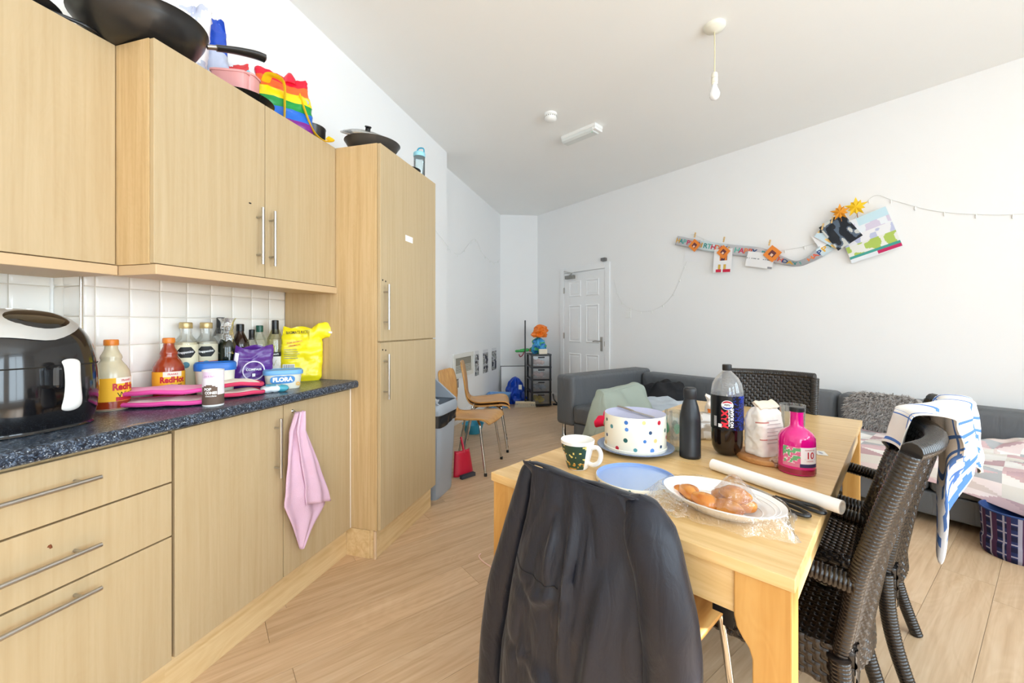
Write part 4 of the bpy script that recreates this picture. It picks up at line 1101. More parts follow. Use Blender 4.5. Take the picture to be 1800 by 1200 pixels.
def sleeve(path, rad, seed, flat):
    p = spline(path, 10); n = len(p); m = MB()
    def fn(u, v):
        a = 2 * math.pi * u; k = min(n - 1, int(round(v * (n - 1)))); c = p[k]; r = interp(rad, v)
        w = 1 + .08 * vnoise(u * 5 + seed, v * 7) + .015 * math.sin(v * 30 + 2 * math.sin(a))
        return Vector((c.x + r * math.cos(a) * w, c.y + r * flat * math.sin(a) * w, c.z + .3 * r * math.cos(a) * 0))
    m.grid(fn, 28, n - 1, closed_u=True); return m.build('sleeve', M_JK, jk, smooth=True, normals=False, auto=179)
sleeve([(-.172, -.245, .845), (-.205, -.25, .70), (-.262, -.26, .50), (-.312, -.25, .30), (-.335, -.235, .10)], [(0, .002), (.03, .016), (.06, .024), (.2, .036), (.6, .046), (1, .050)], 2, .8)
sleeve([(.165, -.255, .846), (.190, -.262, .79), (.222, -.27, .68), (.240, -.262, .54), (.238, -.25, .34), (.225, -.235, .10)], [(0, .002), (.02, .018), (.05, .035), (.2, .058), (.5, .064), (1, .055)], 5, .85)
m = MB(); m.tube([jk_fn(u, .335 + .015 * math.sin(6 * u)) + Vector((0, -.002, 0)) for u in [.12 + .36 * k / 20 for k in range(21)]], .0016, 5); m.build('seam', plain('seam_dark', srgb(18, 18, 22), .8), jk)
m = MB()
def coll(u, v):
    x = lerp(-.11, .11, u); return Vector((x, lerp(-.195, -.175, v) + .006 * vnoise(u * 6, v), lerp(.800, .70, v)))
m.grid(coll, 16, 6); m.build('collar', M_JK, jk, smooth=True, solid=.006, normals=False)

# ---------------------------------------------------------------- wicker armchairs
M_WICK = plain('dark_wicker', srgb(31, 26, 24), .26, var=.25, vscale=90, coat=.12)
M_WICKB = plain('dark_wicker_binding', srgb(31, 26, 23), .24, var=.2, vscale=120, coat=.15)
def wound(m, path, rad, pitch=.0095, n=12):
    p = spline(path, 24); L_ = [0]
    for a, b in zip(p, p[1:]): L_.append(L_[-1] + (b - a).length)
    tot = L_[-1]; steps = int(tot / pitch * 3); q = []; rr = []
    k = 0
    for i in range(steps + 1):
        s_ = tot * i / steps
        while k < len(L_) - 2 and L_[k + 1] < s_: k += 1
        t_ = (s_ - L_[k]) / max(1e-9, L_[k + 1] - L_[k]); q.append(p[k].lerp(p[k + 1], t_))
        r0 = interp(rad, s_ / tot) if isinstance(rad, list) else rad
        rr.append(r0 * (1 - .07 * (i % 3 == 0)))
    return m.tube(q, rr, n)
HW_, HB = .222, .945
BP = [(0, -.085), (.12, -.045), (.25, -.012), (.42, 0), (.62, -.032), (.80, -.080), (.95, -.128)]   # post y by height
def bpy_(z): return interp(BP, z)
def make_wicker(label):
    t = thing('wicker_chair', label, 'chair', group='black wicker chairs')
    hw = HW_
    for sx in (-1, 1):
        m = MB(); wound(m, [(sx * hw, bpy_(z), z) for z in (.42, .52, .62, .72, .82, HB - .007)], [(0, .019), (.5, .020), (1, .021)]); m.build('back_post', M_WICKB, t, smooth=True)
        m = MB(); wound(m, [(sx * (hw + .012), bpy_(z), z) for z in (.0, .10, .2, .3, .42)], [(0, .020), (1, .024)]); m.build('leg', M_WICKB, t, smooth=True)
        m = MB(); wound(m, [(sx * (hw - .01), .49, 0), (sx * (hw - .012), .47, .15), (sx * (hw - .012), .455, .30), (sx * (hw - .012), .45, .44), (sx * (hw + .0), .445, .55), (sx * (hw + .004), .41, .608)], [(0, .019), (1, .021)]); m.build('leg', M_WICKB, t, smooth=True)
        m = MB(); wound(m, [(sx * (hw + .004), .42, .603), (sx * (hw + .01), .34, .625), (sx * (hw + .012), .18, .623), (sx * hw, .02, .605), (sx * hw, -.03, .60)], .024); m.build('armrest', M_WICKB, t, smooth=True)
    bulge = lambda x: .048 * (1 - (x / hw) ** 2)
    m = MB(); wound(m, [(x, bpy_(HB) - bulge(x), HB - .004 * abs(x)) for x in [hw * (-1 + 2 * k / 8) for k in range(9)]], .022); m.build('top_rail', M_WICKB, t, smooth=True)
    # woven back: herringbone strands as relief
    def wv(u, v):
        x = hw * (u * 2 - 1) * .97; z = lerp(.36, HB - .007, v); cx = u * 5; tri = abs((cx % 1) - .5) * 2
        ph = (v * 26 + tri * 2.2) % 1
        h = .0085 * math.sqrt(max(0, math.sin(math.pi * ph)))
        return Vector((x, bpy_(z) - bulge(x) - h, z))
    m = MB(); m.grid(wv, 72, 130); m.build('back_weave', M_WICK, t, smooth=True, normals=False)
    def wvf(u, v):
        x = hw * (u * 2 - 1) * .97; z = lerp(.40, HB - .007, v); i = int(u * 30); j = int(v * 34); fu = (u * 30) % 1; fv = (v * 34) % 1
        h = .005 * (math.sin(math.pi * fv) if (i + j) % 2 else math.sin(math.pi * fu)) ** .5 if True else 0
        h = .005 * abs(math.sin(math.pi * (fv if (i + j) % 2 else fu))) ** .5
        return Vector((x, bpy_(z) - bulge(x) + .014 + h, z))
    m = MB(); m.grid(wvf, 120, 136); m.build('front_weave', M_WICK, t, smooth=True, normals=False)
    def wvs(u, v):
        x = (hw + .004) * (u * 2 - 1); y = lerp(-.03, .475, v); i = int(u * 30); j = int(v * 28); fu = (u * 30) % 1; fv = (v * 28) % 1
        h = .005 * abs(math.sin(math.pi * (fv if (i + j) % 2 else fu))) ** .5
        return Vector((x, y, .430 + h - .012 * math.sin(math.pi * u) * math.sin(math.pi * v)))
    m = MB(); m.grid(wvs, 120, 112); m.build('seat', M_WICK, t, smooth=True, normals=False)
    def skirt(p0, p1, nrm):
        p0 = Vector(p0); p1 = Vector(p1); nrm = Vector(nrm)
        def f(u, v):
            i = int(u * 30); j = int(v * 7); fu = (u * 30) % 1; fv = (v * 7) % 1
            h = .004 * abs(math.sin(math.pi * (fv if (i + j) % 2 else fu))) ** .5
            q = p0.lerp(p1, u); arch = .03 * (abs(u * 2 - 1) ** 3)
            return Vector((q.x, q.y, lerp(.345 - arch, .438, v))) + nrm * h
        m.grid(f, 90, 21)
    m = MB(); h2 = hw + .006
    skirt((-h2, -.028, 0), (-h2, .47, 0), (-1, 0, 0)); skirt((h2, -.028, 0), (h2, .47, 0), (1, 0, 0)); skirt((-h2, .475, 0), (h2, .475, 0), (0, 1, 0)); skirt((-h2, -.03, 0), (h2, -.03, 0), (0, -1, 0))
    m.build('seat_rail', M_WICK, t, smooth=True, normals=False)
    return t
wk = make_wicker('black wicker armchair at the table side nearest the corner with scissors')
W1 = Vector((.612, 1.388, 0))
wk.location = W1; wk.rotation_euler = (0, 0, TA)
# local +y must look at the table (-V): rotate so that local x runs along U
GW = 'black wicker chairs'
wk2 = place_copy(wk, (.928, 1.836, 0), TA, 'black wicker armchair with the blue and white tea towel over its back', GW)
wk3 = place_copy(wk, T(1.715, -.417, 0), R(155), 'black wicker armchair standing at the sofa end of the table', GW)
wk4 = place_copy(ply, T(1.31, -.83, 0), TA + R(180), 'bent plywood chair under the sage green shirt', G)

# little paper leaf on the near wicker seat
t = thing('paper_scrap', 'cream and yellow paper leaf on the near wicker seat', 'paper', W1 + TU * .10 + TV * (-.06) + Vector((0, 0, .437)), TA)
m = MB(); m.col = srgb(232, 222, 190); pts = [(-.05, 0), (-.03, .028), (.02, .034), (.05, .005), (.03, -.03), (-.02, -.028)]
m.add([(x, y, .004 + .006 * math.sin(x * 60)) for x, y in pts], [tuple(range(6))]); m.col = srgb(226, 172, 50)
m.add([(x * .5, y * .45 + .004, .0055 + .006 * math.sin(x * 30)) for x, y in pts], [tuple(range(6))]); m.build('leaf', M_VC, t, solid=.001)

# tea towel over the second wicker chair
tt = thing('tea_towel', 'white tea towel with blue checks draped over the wicker chair back', 'towel', wk2.location, 0)
def tcol(u, v):
    b = srgb(84, 124, 196); w_ = srgb(240, 238, 236)
    if v > .70 and u < .75: return b if vnoise(u * 24, v * 34) > .22 else srgb(222, 230, 242)
    for c, d in ((.06, .012), (.38, .006), (.45, .006), (.70, .012), (.95, .012)):
        if abs(u - c) < d: return b
    for c, d in ((.05, .010), (.24, .006), (.29, .006), (.55, .009), (.66, .009)):
        if abs(v - c) < d: return b
    return w_
_ro = lambda c, x: c.location + TU * x + TV * (.127 + .048 * (1 - (x / HW_) ** 2))
_rg = spline([_ro(wk, .06), _ro(wk, .13), _ro(wk, .20), _ro(wk2, -.19), _ro(wk2, -.13), _ro(wk2, -.06), _ro(wk2, .03)], 10)
def tfn(u, v):
    q = _rg[min(len(_rg) - 1, int(round(u * (len(_rg) - 1))))] - wk2.location
    lenO = .16 + .27 * math.exp(-((u - .28) / .15) ** 2) + .07 * ease((u - .5) * 2)
    zr = HB + .034
    if v < .30: k = v / .30; z = lerp(.845 + .04 * math.sin(u * 9), zr, ease(k) ** .8); off = -.040 - .030 * (1 - k)
    elif v < .42: a = (v - .30) / .12 * math.pi; z = zr + .010 * math.sin(a); off = -.040 * math.cos(a)
    else: k = (v - .42) / .58; z = zr - lenO * k; off = .040 + .008 * ease(k * 2)
    f = .008 * math.sin(u * 24 + 2 * v) * ease(abs(v - .36) * 4) + .006 * vnoise(u * 9, v * 8)
    sl = TU * ((.30 - u) * .35 * ease(((v - .42) / .58 - .25) * 1.3) if (v > .42 and u < .3) else (-.05 * ease((u - .3) * 3) * ease(((v - .42) / .58 - .25) * 1.3) if v > .42 else 0))      # the hanging corner gathers to a point
    return q + TV * (off + f) + sl + Vector((0, 0, z))
m = MB(); m.grid(tfn, 60, 80, colfn=tcol); m.build('cloth', M_CLOTH, tt, smooth=True, solid=.003, normals=False)

# sage green garment over the chair on the far side
sg = thing('garment', 'sage green shirt draped over a chair back beside the sofa', 'garment', wk4.location, TA + R(180))
M_SAGE = plain('sage_cotton', srgb(146, 156, 146), .85, bump=.2, bscale=30, var=.05, vscale=8)
def sgf(u, v):
    s_ = v; zr = .856
    xx = (u * 2 - 1) * .46
    ex = max(0, abs(xx) - .21); x = math.copysign(min(abs(xx), .21) + ex * .40, xx)
    yb = -.262
    if s_ < .40: k = s_ / .40; z = lerp(.56, zr, ease(k) ** .7); y = yb + .030 + .14 * (1 - k)
    elif s_ < .50: a = (s_ - .40) / .10 * math.pi; z = zr + .010 * math.sin(a); y = yb + .028 * math.cos(a)
    else: k = (s_ - .50) / .50; z = zr - .60 * k; y = yb - .028 - .18 * k
    z -= ex * .90 * (1 - .5 * abs(s_ - .45)) + .012 * (1 + math.cos(u * 12)) * (1 if ex else .4)
    f = .026 * math.sin(u * 27 + 3 * v) * ease(abs(s_ - .45) * 3) + .016 * vnoise(u * 8, v * 6) + .006 * vnoise(u * 20, v * 9)
    return Vector((x + .4 * f, y - f, max(z, .16)))
m = MB(); m.grid(sgf, 60, 70); m.build('cloth', M_SAGE, sg, smooth=True, solid=.004, normals=False)
# ---------------------------------------------------------------- corner sofa (local x along the long wall, room side -y)
so = thing('corner_sofa', 'dark grey leather corner sofa along the long white wall', 'sofa', S(1.98, .03, 0), WALL_RZ)
def sofa_mat():
    m = plain('grey_leather', srgb(96, 99, 103), .48, bump=.0, var=.05, vscale=3)
    nt = m.node_tree; N, K_ = nt.nodes, nt.links; b = N['Principled BSDF']; tc = N.new('ShaderNodeTexCoord')
    mp = N.new('ShaderNodeMapping'); mp.inputs['Scale'].default_value = (9, 9, 2.5); K_.new(tc.outputs['Object'], mp.inputs['Vector'])
    n1 = N.new('ShaderNodeTexNoise'); n1.inputs['Scale'].default_value = 1.2; n1.inputs['Detail'].default_value = 4; n1.inputs['Distortion'].default_value = 1.5; K_.new(mp.outputs[0], n1.inputs['Vector'])
    bp = N.new('ShaderNodeBump'); bp.inputs['Strength'].default_value = .35; bp.inputs['Distance'].default_value = .03; K_.new(n1.outputs['Fac'], bp.inputs['Height']); K_.new(bp.outputs['Normal'], b.inputs['Normal'])
    return m
M_SOFA = sofa_mat()
def cushion(name, x0, x1, y0, y1, z0, z1, r=.05, parent=so, mat=None, puff=.0):
    m = MB(); m.box(x0, x1, y0, y1, z0, z1); return m.build(name, mat or M_SOFA, parent, bevel=r, segs=5, smooth=True, auto=180)
SL = 4.35
cushion('back_cushion', .26, 2.2, -.235, 0, .20, .655, .05); cushion('back_cushion', 2.203, SL, -.235, 0, .20, .655, .05)
cushion('armrest', 0, .255, -1.40, 0, .155, .69, .045)
cushion('armrest', .0 + SL + .003, SL + .2, -.93, 0, .155, .66, .045)
cushion('seat_cushion', .26, 1.35, -1.40, -.24, .20, .385, .035); cushion('seat_cushion', 1.353, 2.85, -.925, -.24, .20, .385, .035); cushion('seat_cushion', 2.853, SL, -.925, -.24, .20, .385, .035)
m = MB(); m.box(.26, SL, -.91, -.01, .055, .198); m.box(.26, 1.34, -1.385, -.911, .055, .198); m.build('base', M_SOFA, so, bevel=.01)
for x, y in ((.06, -1.33), (.06, -.08), (1.28, -1.33), (SL + .1, -.86), (SL - 1.6, -.86)):
    m = MB(); m.lathe([(0, 0), (.03, 0), (.034, .01), (.022, .03), (.018, .155)], 14, Matrix.Translation((x, y, 0))); m.build('leg', M_CHROME, so, smooth=True)
# blanket: triangles quilt
qt = thing('patchwork_quilt', 'pink, grey and cream triangle-patchwork quilt spread over the sofa seat', 'quilt', S(4.6, 0, 0), WALL_RZ)
pal = [srgb(*c) for c in ((226, 208, 206), (206, 176, 178), (232, 228, 224), (176, 176, 178), (216, 200, 194), (236, 222, 220), (190, 160, 164), (222, 216, 208))]
def qcol(u, v):
    a = u * 12.0; b = v * 9.0; i, j = int(a), int(b); fa, fb = a - i, b - j
    k = (fa + fb < 1) if (i + j) % 2 else (fa > fb)
    return pal[int(_N[(i * 37 + j * 101 + (7 if k else 0)) & 4095] * len(pal)) % len(pal)]
def qfn(u, v):
    x = lerp(-.72, 1.15, u); s_ = v * 1.0
    hem = .275 - .03 * math.sin(u * 9) - .10 * ease((u - .25) * 1.5)
    if s_ < .66: k = s_ / .66; y = lerp(-.30, -.975, k); z = .402
    else: k = (s_ - .66) / .34; y = -.985 - .022 * math.sin(k * 1.5); z = lerp(.402, hem, ease(k) * .5 + k * .5)
    h = (.012 * (vnoise(x * 7, s_ * 7) + 1) + .006 * (vnoise(x * 18, s_ * 17) + 1)) * (1 if s_ < .66 else .4)
    if u < .35: h += .025 * (vnoise(x * 10 + 4, s_ * 9) + .6) * (1 - u / .35) if s_ < .66 else 0
    return Vector((x, y - (h * .4 if s_ >= .66 else 0), z + h))
m = MB(); m.grid(qfn, 120, 90, colfn=qcol); m.build('quilt_cover', M_CLOTH, qt, smooth=True, solid=.006, normals=False)
def fold(u, v):
    x = lerp(.30, .95, u); y = lerp(-.30, -.62, v)
    z = .415 + .10 * math.sin(math.pi * v) ** .8 * (.4 + .6 * math.sin(math.pi * (u * .9 + .05))) + .015 * vnoise(u * 9, v * 5)
    return Vector((x + .05 * math.sin(v * 5), y, z))
m = MB(); m.grid(fold, 50, 30, colfn=lambda u, v: qcol(u * .5, v * .5)); m.build('folded_edge', M_CLOTH, qt, smooth=True, solid=.006, normals=False)
# fluffy cushion
cu_ = thing('fluffy_cushion', 'shaggy light grey faux-fur cushion leaning on the sofa back', 'cushion', S(4.50, .33, .425), WALL_RZ)
M_FUR = plain('grey_fur', srgb(186, 180, 176), .9, var=.35, vscale=60)
def cus(u, v):
    a = 2 * math.pi * u; ca, sa = math.cos(a), math.sin(a); k = (abs(ca) ** 4 + abs(sa) ** 4) ** -.25; w = math.sin(math.pi * min(max(v, .0), 1)) ** .35
    x = .23 * ca * k * w; zz = .13 * sa * k * w; t_ = -.075 * math.cos(math.pi * v)
    y = -t_ - (zz + .13) * -.25
    return Vector((x, y, .135 + zz))
m = MB(); m.grid(cus, 40, 16, closed_u=True); body = m.build('pad', M_FUR, cu_, smooth=True)
rnd = random.Random(4); m = MB()
for _ in range(5600):
    u = rnd.random(); v = 1 - math.asin(max(.02, rnd.random() ** .5) ** (1 / .35)) / math.pi; p = cus(u, v); c = Vector((0, .03, .135)); nn = (p - c); nn = Vector((nn.x * .5, nn.y * 2.6 - .2, nn.z * .8)).normalized()
    dirn = (nn * .6 + Vector((rnd.uniform(-.8, .8), rnd.uniform(-.5, .2), rnd.uniform(-.9, .35)))).normalized(); ln = rnd.uniform(.030, .055)
    sd = dirn.cross(Vector((rnd.uniform(-1, 1), rnd.uniform(-1, 1), rnd.uniform(-1, 1)))).normalized() * .0042
    q = p + dirn * ln * .5; e = p + dirn * ln + Vector((0, 0, -.008)); m.add([p - sd, p + sd, q + sd * .8, q - sd * .8, e], [(0, 1, 2, 3), (3, 2, 4)])
o = m.build('fur', M_FUR, cu_, normals=False); o['kind'] = 'stuff'
# dark coats on the sofa
def heap(name, label, cat, s, q, z, rx, ry, h, mat, seed, rz=0, colfn=None):
    t = thing(name, label, cat, S(s, q, z), WALL_RZ + rz)
    def fn(u, v):
        a = 2 * math.pi * u; r = math.cos(v * math.pi / 2) ** .6 if v < 1 else 0
        k = 1 + .16 * vnoise(2.2 * math.cos(a) + seed, 2.2 * math.sin(a), v * 3) + .04 * vnoise(7 * math.cos(a), 7 * math.sin(a) + seed, v * 9)
        zz = h * math.sin(v * math.pi / 2) ** .8 * (1 + .30 * vnoise(2.6 * math.cos(a) * r + seed, 2.6 * math.sin(a) * r + 7, 1) + .04 * vnoise(8 * math.cos(a) * r + seed, 8 * math.sin(a) * r))
        return Vector((rx * r * k * math.cos(a), ry * r * k * math.sin(a), max(0, zz)))
    m = MB(); m.grid(fn, 56, 22, closed_u=True, colfn=colfn); m.build('heaped_cloth', mat, t, smooth=True, normals=False, auto=85); return t
M_DK = plain('black_cotton', srgb(34, 34, 38), .85, bump=.3, bscale=40); M_NV = plain('navy_cloth', srgb(42, 52, 72), .85, bump=.2, bscale=40)
heap('coat', 'black coat heaped in the corner of the sofa', 'coat', 2.65, .42, .388, .30, .15, .21, M_DK, 1)
heap('coat', 'dark navy coat lying on the sofa behind the steel drinks bottle', 'coat', 3.52, .45, .388, .27, .14, .15, M_DK, 8)
heap('clothes_heap', 'pale blue-grey washed clothes heaped on the sofa seat', 'clothes', 2.95, .80, .388, .34, .18, .10, plain('pale_blue_cloth', srgb(196, 206, 216), .9, bump=.4, bscale=40, var=.08, vscale=14), 3)
heap('denim_heap', 'folded blue jeans on the sofa behind the cola bottle', 'clothes', 3.78, .62, .388, .16, .15, .10, M_NV, 5)
# plaid fabric basket
bk = thing('fabric_basket', 'round navy plaid fabric basket on the floor by the sofa', 'basket', (2.005, 2.83, 0))
def plaid(u, v):
    b = srgb(40, 48, 86); 
    for c in [k / 15 for k in range(16)]:
        if abs(u - c) < .0048: return srgb(150, 146, 160)
        if abs(u - c - .02) < .012: return srgb(70, 44, 70)
    for c in (.15, .40, .62, .85):
        if abs(v - c) < .016: return srgb(150, 146, 160)
        if abs(v - c + .09) < .05: return srgb(30, 32, 58)
    return b
def bf(u, v):
    a = 2 * math.pi * u; r = interp([(0, .118), (.08, .128), (.34, .130), (.38, .125), (.44, .124), (1, .132)], v) * (1 + .015 * math.sin(5 * a))
    return Vector((r * math.cos(a), r * math.sin(a), .24 * v))
m = MB(); m.grid(bf, 108, 36, closed_u=True, colfn=plaid); m.add([bf(i / 108, 0) for i in range(108)], [tuple(range(107, -1, -1))]); m.c[-1] = srgb(40, 48, 86); m.build('basket_side', M_CLOTH, bk, smooth=True, normals=False, auto=70)
def bi(u, v):
    a = 2 * math.pi * u; r = lerp(.126, .115, v); return Vector((r * math.cos(a), r * math.sin(a), lerp(.241, .03, v)))
m = MB(); m.grid(bi, 48, 4, closed_u=True); m.add([bi(i / 48, 1) for i in range(48)], [tuple(range(48))]); m.build('lining', plain('navy_lining', srgb(40, 66, 118), .9), bk, smooth=True, normals=False, auto=60)
m = MB(); m.tube([(.1315 * math.cos(R(6 * k)), .1315 * math.sin(R(6 * k)), .242) for k in range(61)], .005, 6, cap=False); m.build('rim', plain('navy_lining', srgb(40, 66, 118), .9), bk, smooth=True)

# ---------------------------------------------------------------- things on the table
def tpos(U, V): return T(U, V, TH + .0005)
def camdir(p): return math.atan2(-p.y, -p.x)
# mug
p = tpos(.225, -.645); t = thing('mug', 'green and white printed mug at the table corner', 'mug', p)
a0 = camdir(p)
gr = srgb(32, 64, 54)
mp_ = [(.030, .0), (.034, .004), (.039, .02), (.048, .055), (.055, .085), (.0565, .096)]
def mugc(u, v):
    x = (u * 2 * math.pi - a0 + math.pi) % (2 * math.pi) - math.pi
    if v > .90 or v < .06: return srgb(240, 238, 234)
    if -1.5 < x < .55:
        n_ = vnoise(u * 40, v * 14)
        if v < .28 and n_ > -.1: return srgb(190, 136, 60) if n_ > .15 else srgb(66, 92, 52)
        if n_ > .58: return srgb(228, 206, 120)
        if x < -1.0 and .3 < v < .62: return srgb(240, 236, 228) if n_ > -.2 else srgb(206, 130, 60)
        return gr
    return srgb(240, 238, 234)
m = MB()
def mugf(u, v): r = interp([(z / .096, r) for r, z in mp_], v); a = 2 * math.pi * u; return Vector((r * math.cos(a), r * math.sin(a), .096 * v))
m.grid(mugf, 120, 40, closed_u=True, colfn=mugc); m.build('cup', M_VCG, t, smooth=True, normals=False, auto=70)
MB().lathe([(.0565, .096), (.055, .0975), (.053, .096), (.044, .05), (.034, .012), (0, .008)], 48, cap=False).build('inside', plain('mug_white', srgb(242, 240, 236), .2), t, smooth=True)
MB().lathe([(.030, .0), (0, .0005)], 32, cap=False).build('base', plain('mug_white', srgb(242, 240, 236), .2), t)
ah = a0 + R(62); ca, sa = math.cos(ah), math.sin(ah)
MB().tube([Vector((r * ca, r * sa, z)) for r, z in [(q.x, q.y) for q in spline([(.050, .076, 0), (.072, .080, 0), (.084, .062, 0), (.078, .036, 0), (.058, .022, 0), (.040, .024, 0)], 7)]], .0062, 10, flat=1.2).build('handle', plain('mug_white', srgb(242, 240, 236), .2), t, smooth=True)
# cake tin on blue plate
p = tpos(.545, -.600)
t = thing('dinner_plate', 'grey-blue plate underneath the spotted cake tin', 'plate', p)
MB().lathe([(0, 0), (.085, 0), (.09, .004), (.135, .014), (.142, .018), (.142, .021), (.134, .018), (.088, .008), (0, .006)], 56, cap=False).build('plate_body', plain('blue_grey_glaze', srgb(120, 138, 172), .25), t, smooth=True)
pt = p + Vector((0, 0, .0085)); t = thing('cake_tin', 'cream cake tin with coloured polka dots and lilac base upward', 'tin', pt)
RT, HT = .1165, .135
MB().lathe([(.105, 0), (RT - .002, .0), (RT, .004), (RT, .014), (RT - .0025, .016), (RT - .0025, HT - .004), (RT - .004, HT)], 64, cap=False).build('tin_wall', plain('cream_enamel', srgb(240, 236, 220), .3, coat=.2), t, smooth=True, auto=50)
MB().lathe([(RT - .004, HT), (RT - .008, HT - .002), (0, HT - .003)], 64, cap=False).build('tin_base', plain('lilac_enamel', srgb(190, 194, 226), .3), t, smooth=True)
dc = [srgb(*c) for c in ((196, 40, 62), (60, 116, 190), (38, 70, 112), (88, 150, 156), (232, 200, 130), (44, 100, 96), (90, 140, 210))]
def dots(parent, r, rows, n, seed, rd):
    k_ = 0
    for j, z in enumerate(rows):
        for i in range(n):
            a = 2 * math.pi * (i + .5 * (j % 2)) / n + .3 * (_N[seed + i * 7 + j * 31] - .5); zz = z + .012 * (_N[seed + 50 + i * 3 + j * 17] - .5); q = rd * (.8 + .4 * _N[seed + i + j * 9])
            f = cyl_map(r, zz, a); m = MB(); m.add([f(q * math.cos(R(24 * s_)), q * math.sin(R(24 * s_))) for s_ in range(15)], [tuple(range(15))])
            m.build('dot', plain('dot_%d' % (k_ % 7), dc[(k_ * 3 + j) % 7], .35), parent); k_ += 1
dots(t, RT - .0020, (.026, .058, .090, .120), 11, 11, .0072)
# knife on the tin
k0 = pt + Vector((0, 0, HT - .001)); t = thing('table_knife', 'steel table knife lying across the cake tin', 'knife', k0, R(-52))
MB().tube(spline([(-.105, 0, .006), (-.06, 0, .007), (-.01, 0, .005)], 5), [.006] * 5 + [.0065] * 5 + [.004], 8, flat=.6).build('handle', M_STEEL, t, smooth=True)
MB().prism([(-.012, -.006), (.05, -.008), (.098, -.006), (.108, 0), (.10, .006), (-.012, .005)], .0035, .0052).build('blade', M_STEEL, t, bevel=.0006)
# tin lid lying upside down
p = tpos(.262, -.455); t = thing('tin_lid', 'upturned blue cake-tin lid with spotted cream rim', 'lid', p)
MB().lathe([(.112, 0), (.120, .001), (.121, .003), (.121, .011), (.1195, .013)], 64, cap=False).build('rim', plain('cream_enamel', srgb(240, 236, 220), .3, coat=.2), t, smooth=True, auto=50)
MB().lathe([(.1195, .013), (.1175, .012), (.117, .006), (.113, .004), (.108, .0045), (.10, .003), (0, .003)], 64, cap=False).build('inside', plain('blue_enamel', srgb(142, 170, 220), .2, coat=.2), t, smooth=True, auto=50)
MB().lathe([(.112, 0), (0, .0002)], 64, cap=False).build('underside', plain('cream_enamel', srgb(240, 236, 220), .3, coat=.2), t)
dots(t, .1214, (.0065,), 15, 71, .0045)
# steel bottle
p = tpos(.605, -.415); t = thing('drinks_bottle', 'matt black insulated steel drinks bottle', 'bottle', p)
MB().lathe([(0, 0), (.034, 0), (.0365, .003), (.0365, .012), (.036, .013), (.036, .135), (.034, .155), (.028, .185), (.0225, .203), (.0205, .212)], 40).build('body', plain('matt_black_steel', srgb(34, 36, 40), .38, metal=.2), t, smooth=True, auto=50)
MB().lathe([(.0215, .212), (.0225, .214), (.0225, .242), (.0215, .248), (.017, .2525), (0, .253)], 32).build('cap', plain('matt_black_cap', srgb(30, 31, 34), .4), t, smooth=True, auto=40)
# cola bottle
p = tpos(.735, -.328); t = thing('cola_bottle', 'two-litre cola bottle with black label, half empty', 'bottle', p); a0 = camdir(p)
cpf = [(0, .006), (.02, .004), (.034, .0), (.045, .012), (.052, .03), (.0545, .06), (.0545, .22), (.054, .235), (.049, .262), (.038, .284), (.024, .299), (.0155, .307), (.0135, .315), (.0135, .325)]
MB().lathe([(.0545, .119)] + cpf[6:], 36, cap=False).build('plastic', clear('clear_plastic', (.98, .98, .98), .12, haze=.14), t, smooth=True)
MB().lathe([(0, .008), (.020, .007), (.033, .003), (.044, .014), (.051, .032), (.0535, .06), (.0535, .118), (0, .118)], 36).build('cola', plain('cola_brown', srgb(26, 14, 10), .1, coat=.4), t, smooth=True)
MB().lathe([(.0155, .311), (.016, .313), (.016, .331), (.0145, .333), (0, .333)], 24).build('cap', plain('black_cap', srgb(20, 20, 22), .35), t, smooth=True, auto=30)
def colac(u, v):
    x = (u - .5) * 2
    if x > .10 and (x - .10) * 1.4 + .35 * vnoise(u * 60, v * 60) > .22: return srgb(28, 56, 160) if vnoise(u * 90, v * 70) > -.25 else srgb(14, 22, 60)
    return srgb(14, 15, 18)
s_ = sticker(t, .0553, .098, .222, a0, R(179), colac, 150, 50, mat=M_VCG)
f = cyl_map(.0558, 0, a0 + R(-2))
m = MB(); n = 28; shape_on(m, f, [(.020 * math.cos(2 * math.pi * k / n) + .003, .190 + .017 * math.sin(2 * math.pi * k / n)) for k in range(n)]); lg = m.build('emblem', KW, t)
f2 = cyl_map(.0562, 0, a0 + R(-2)); 
def arc(z0, z1, sgn):
    pts = [(.018 * math.cos(R(a)), .015 * math.sin(R(a))) for a in range(20, 161, 10)] if sgn > 0 else [(.018 * math.cos(R(a)), .015 * math.sin(R(a))) for a in range(200, 341, 10)]
    m = MB(); shape_on(m, f2, [(x + .003, .190 + y) for x, y in pts]); return m
arc(0, 0, 1).build('emblem_red', KR, lg); arc(0, 0, -1).build('emblem_blue', plain('ink_royal', srgb(24, 60, 160), .5), lg)
lettering(lg, 'PEPSI', .0085, cyl_map(.0566, 0, a0 + R(-2)), K, .03, 1, 0, (.003, .190))
lettering(s_, 'MAX', .030, f, plain('ink_scarlet', srgb(236, 40, 60), .5), .05, 1, R(90), (-.004, .138))
lettering(s_, 'MAXIMUM TASTE', .0075, f, KW, .02, 1, R(90), (.009, .143)); lettering(s_, 'NO SUGAR', .0135, f, KW, .05, 1, R(90), (.019, .144))
m = MB()
for k in range(9): m.add([f(-.046 + q, .110 + .0042 * k + r_) for q, r_ in ((0, 0), (.012, 0), (.012, .0022), (0, .0022))], [(0, 1, 2, 3)])
m.build('barcode', KW, s_)
m = MB(); m.add([f(-.028 + q, .108 + r_) for q, r_ in ((0, 0), (.013, 0), (.013, .013), (0, .013))], [(0, 1, 2, 3)]); m.build('small_panel', KW, s_)
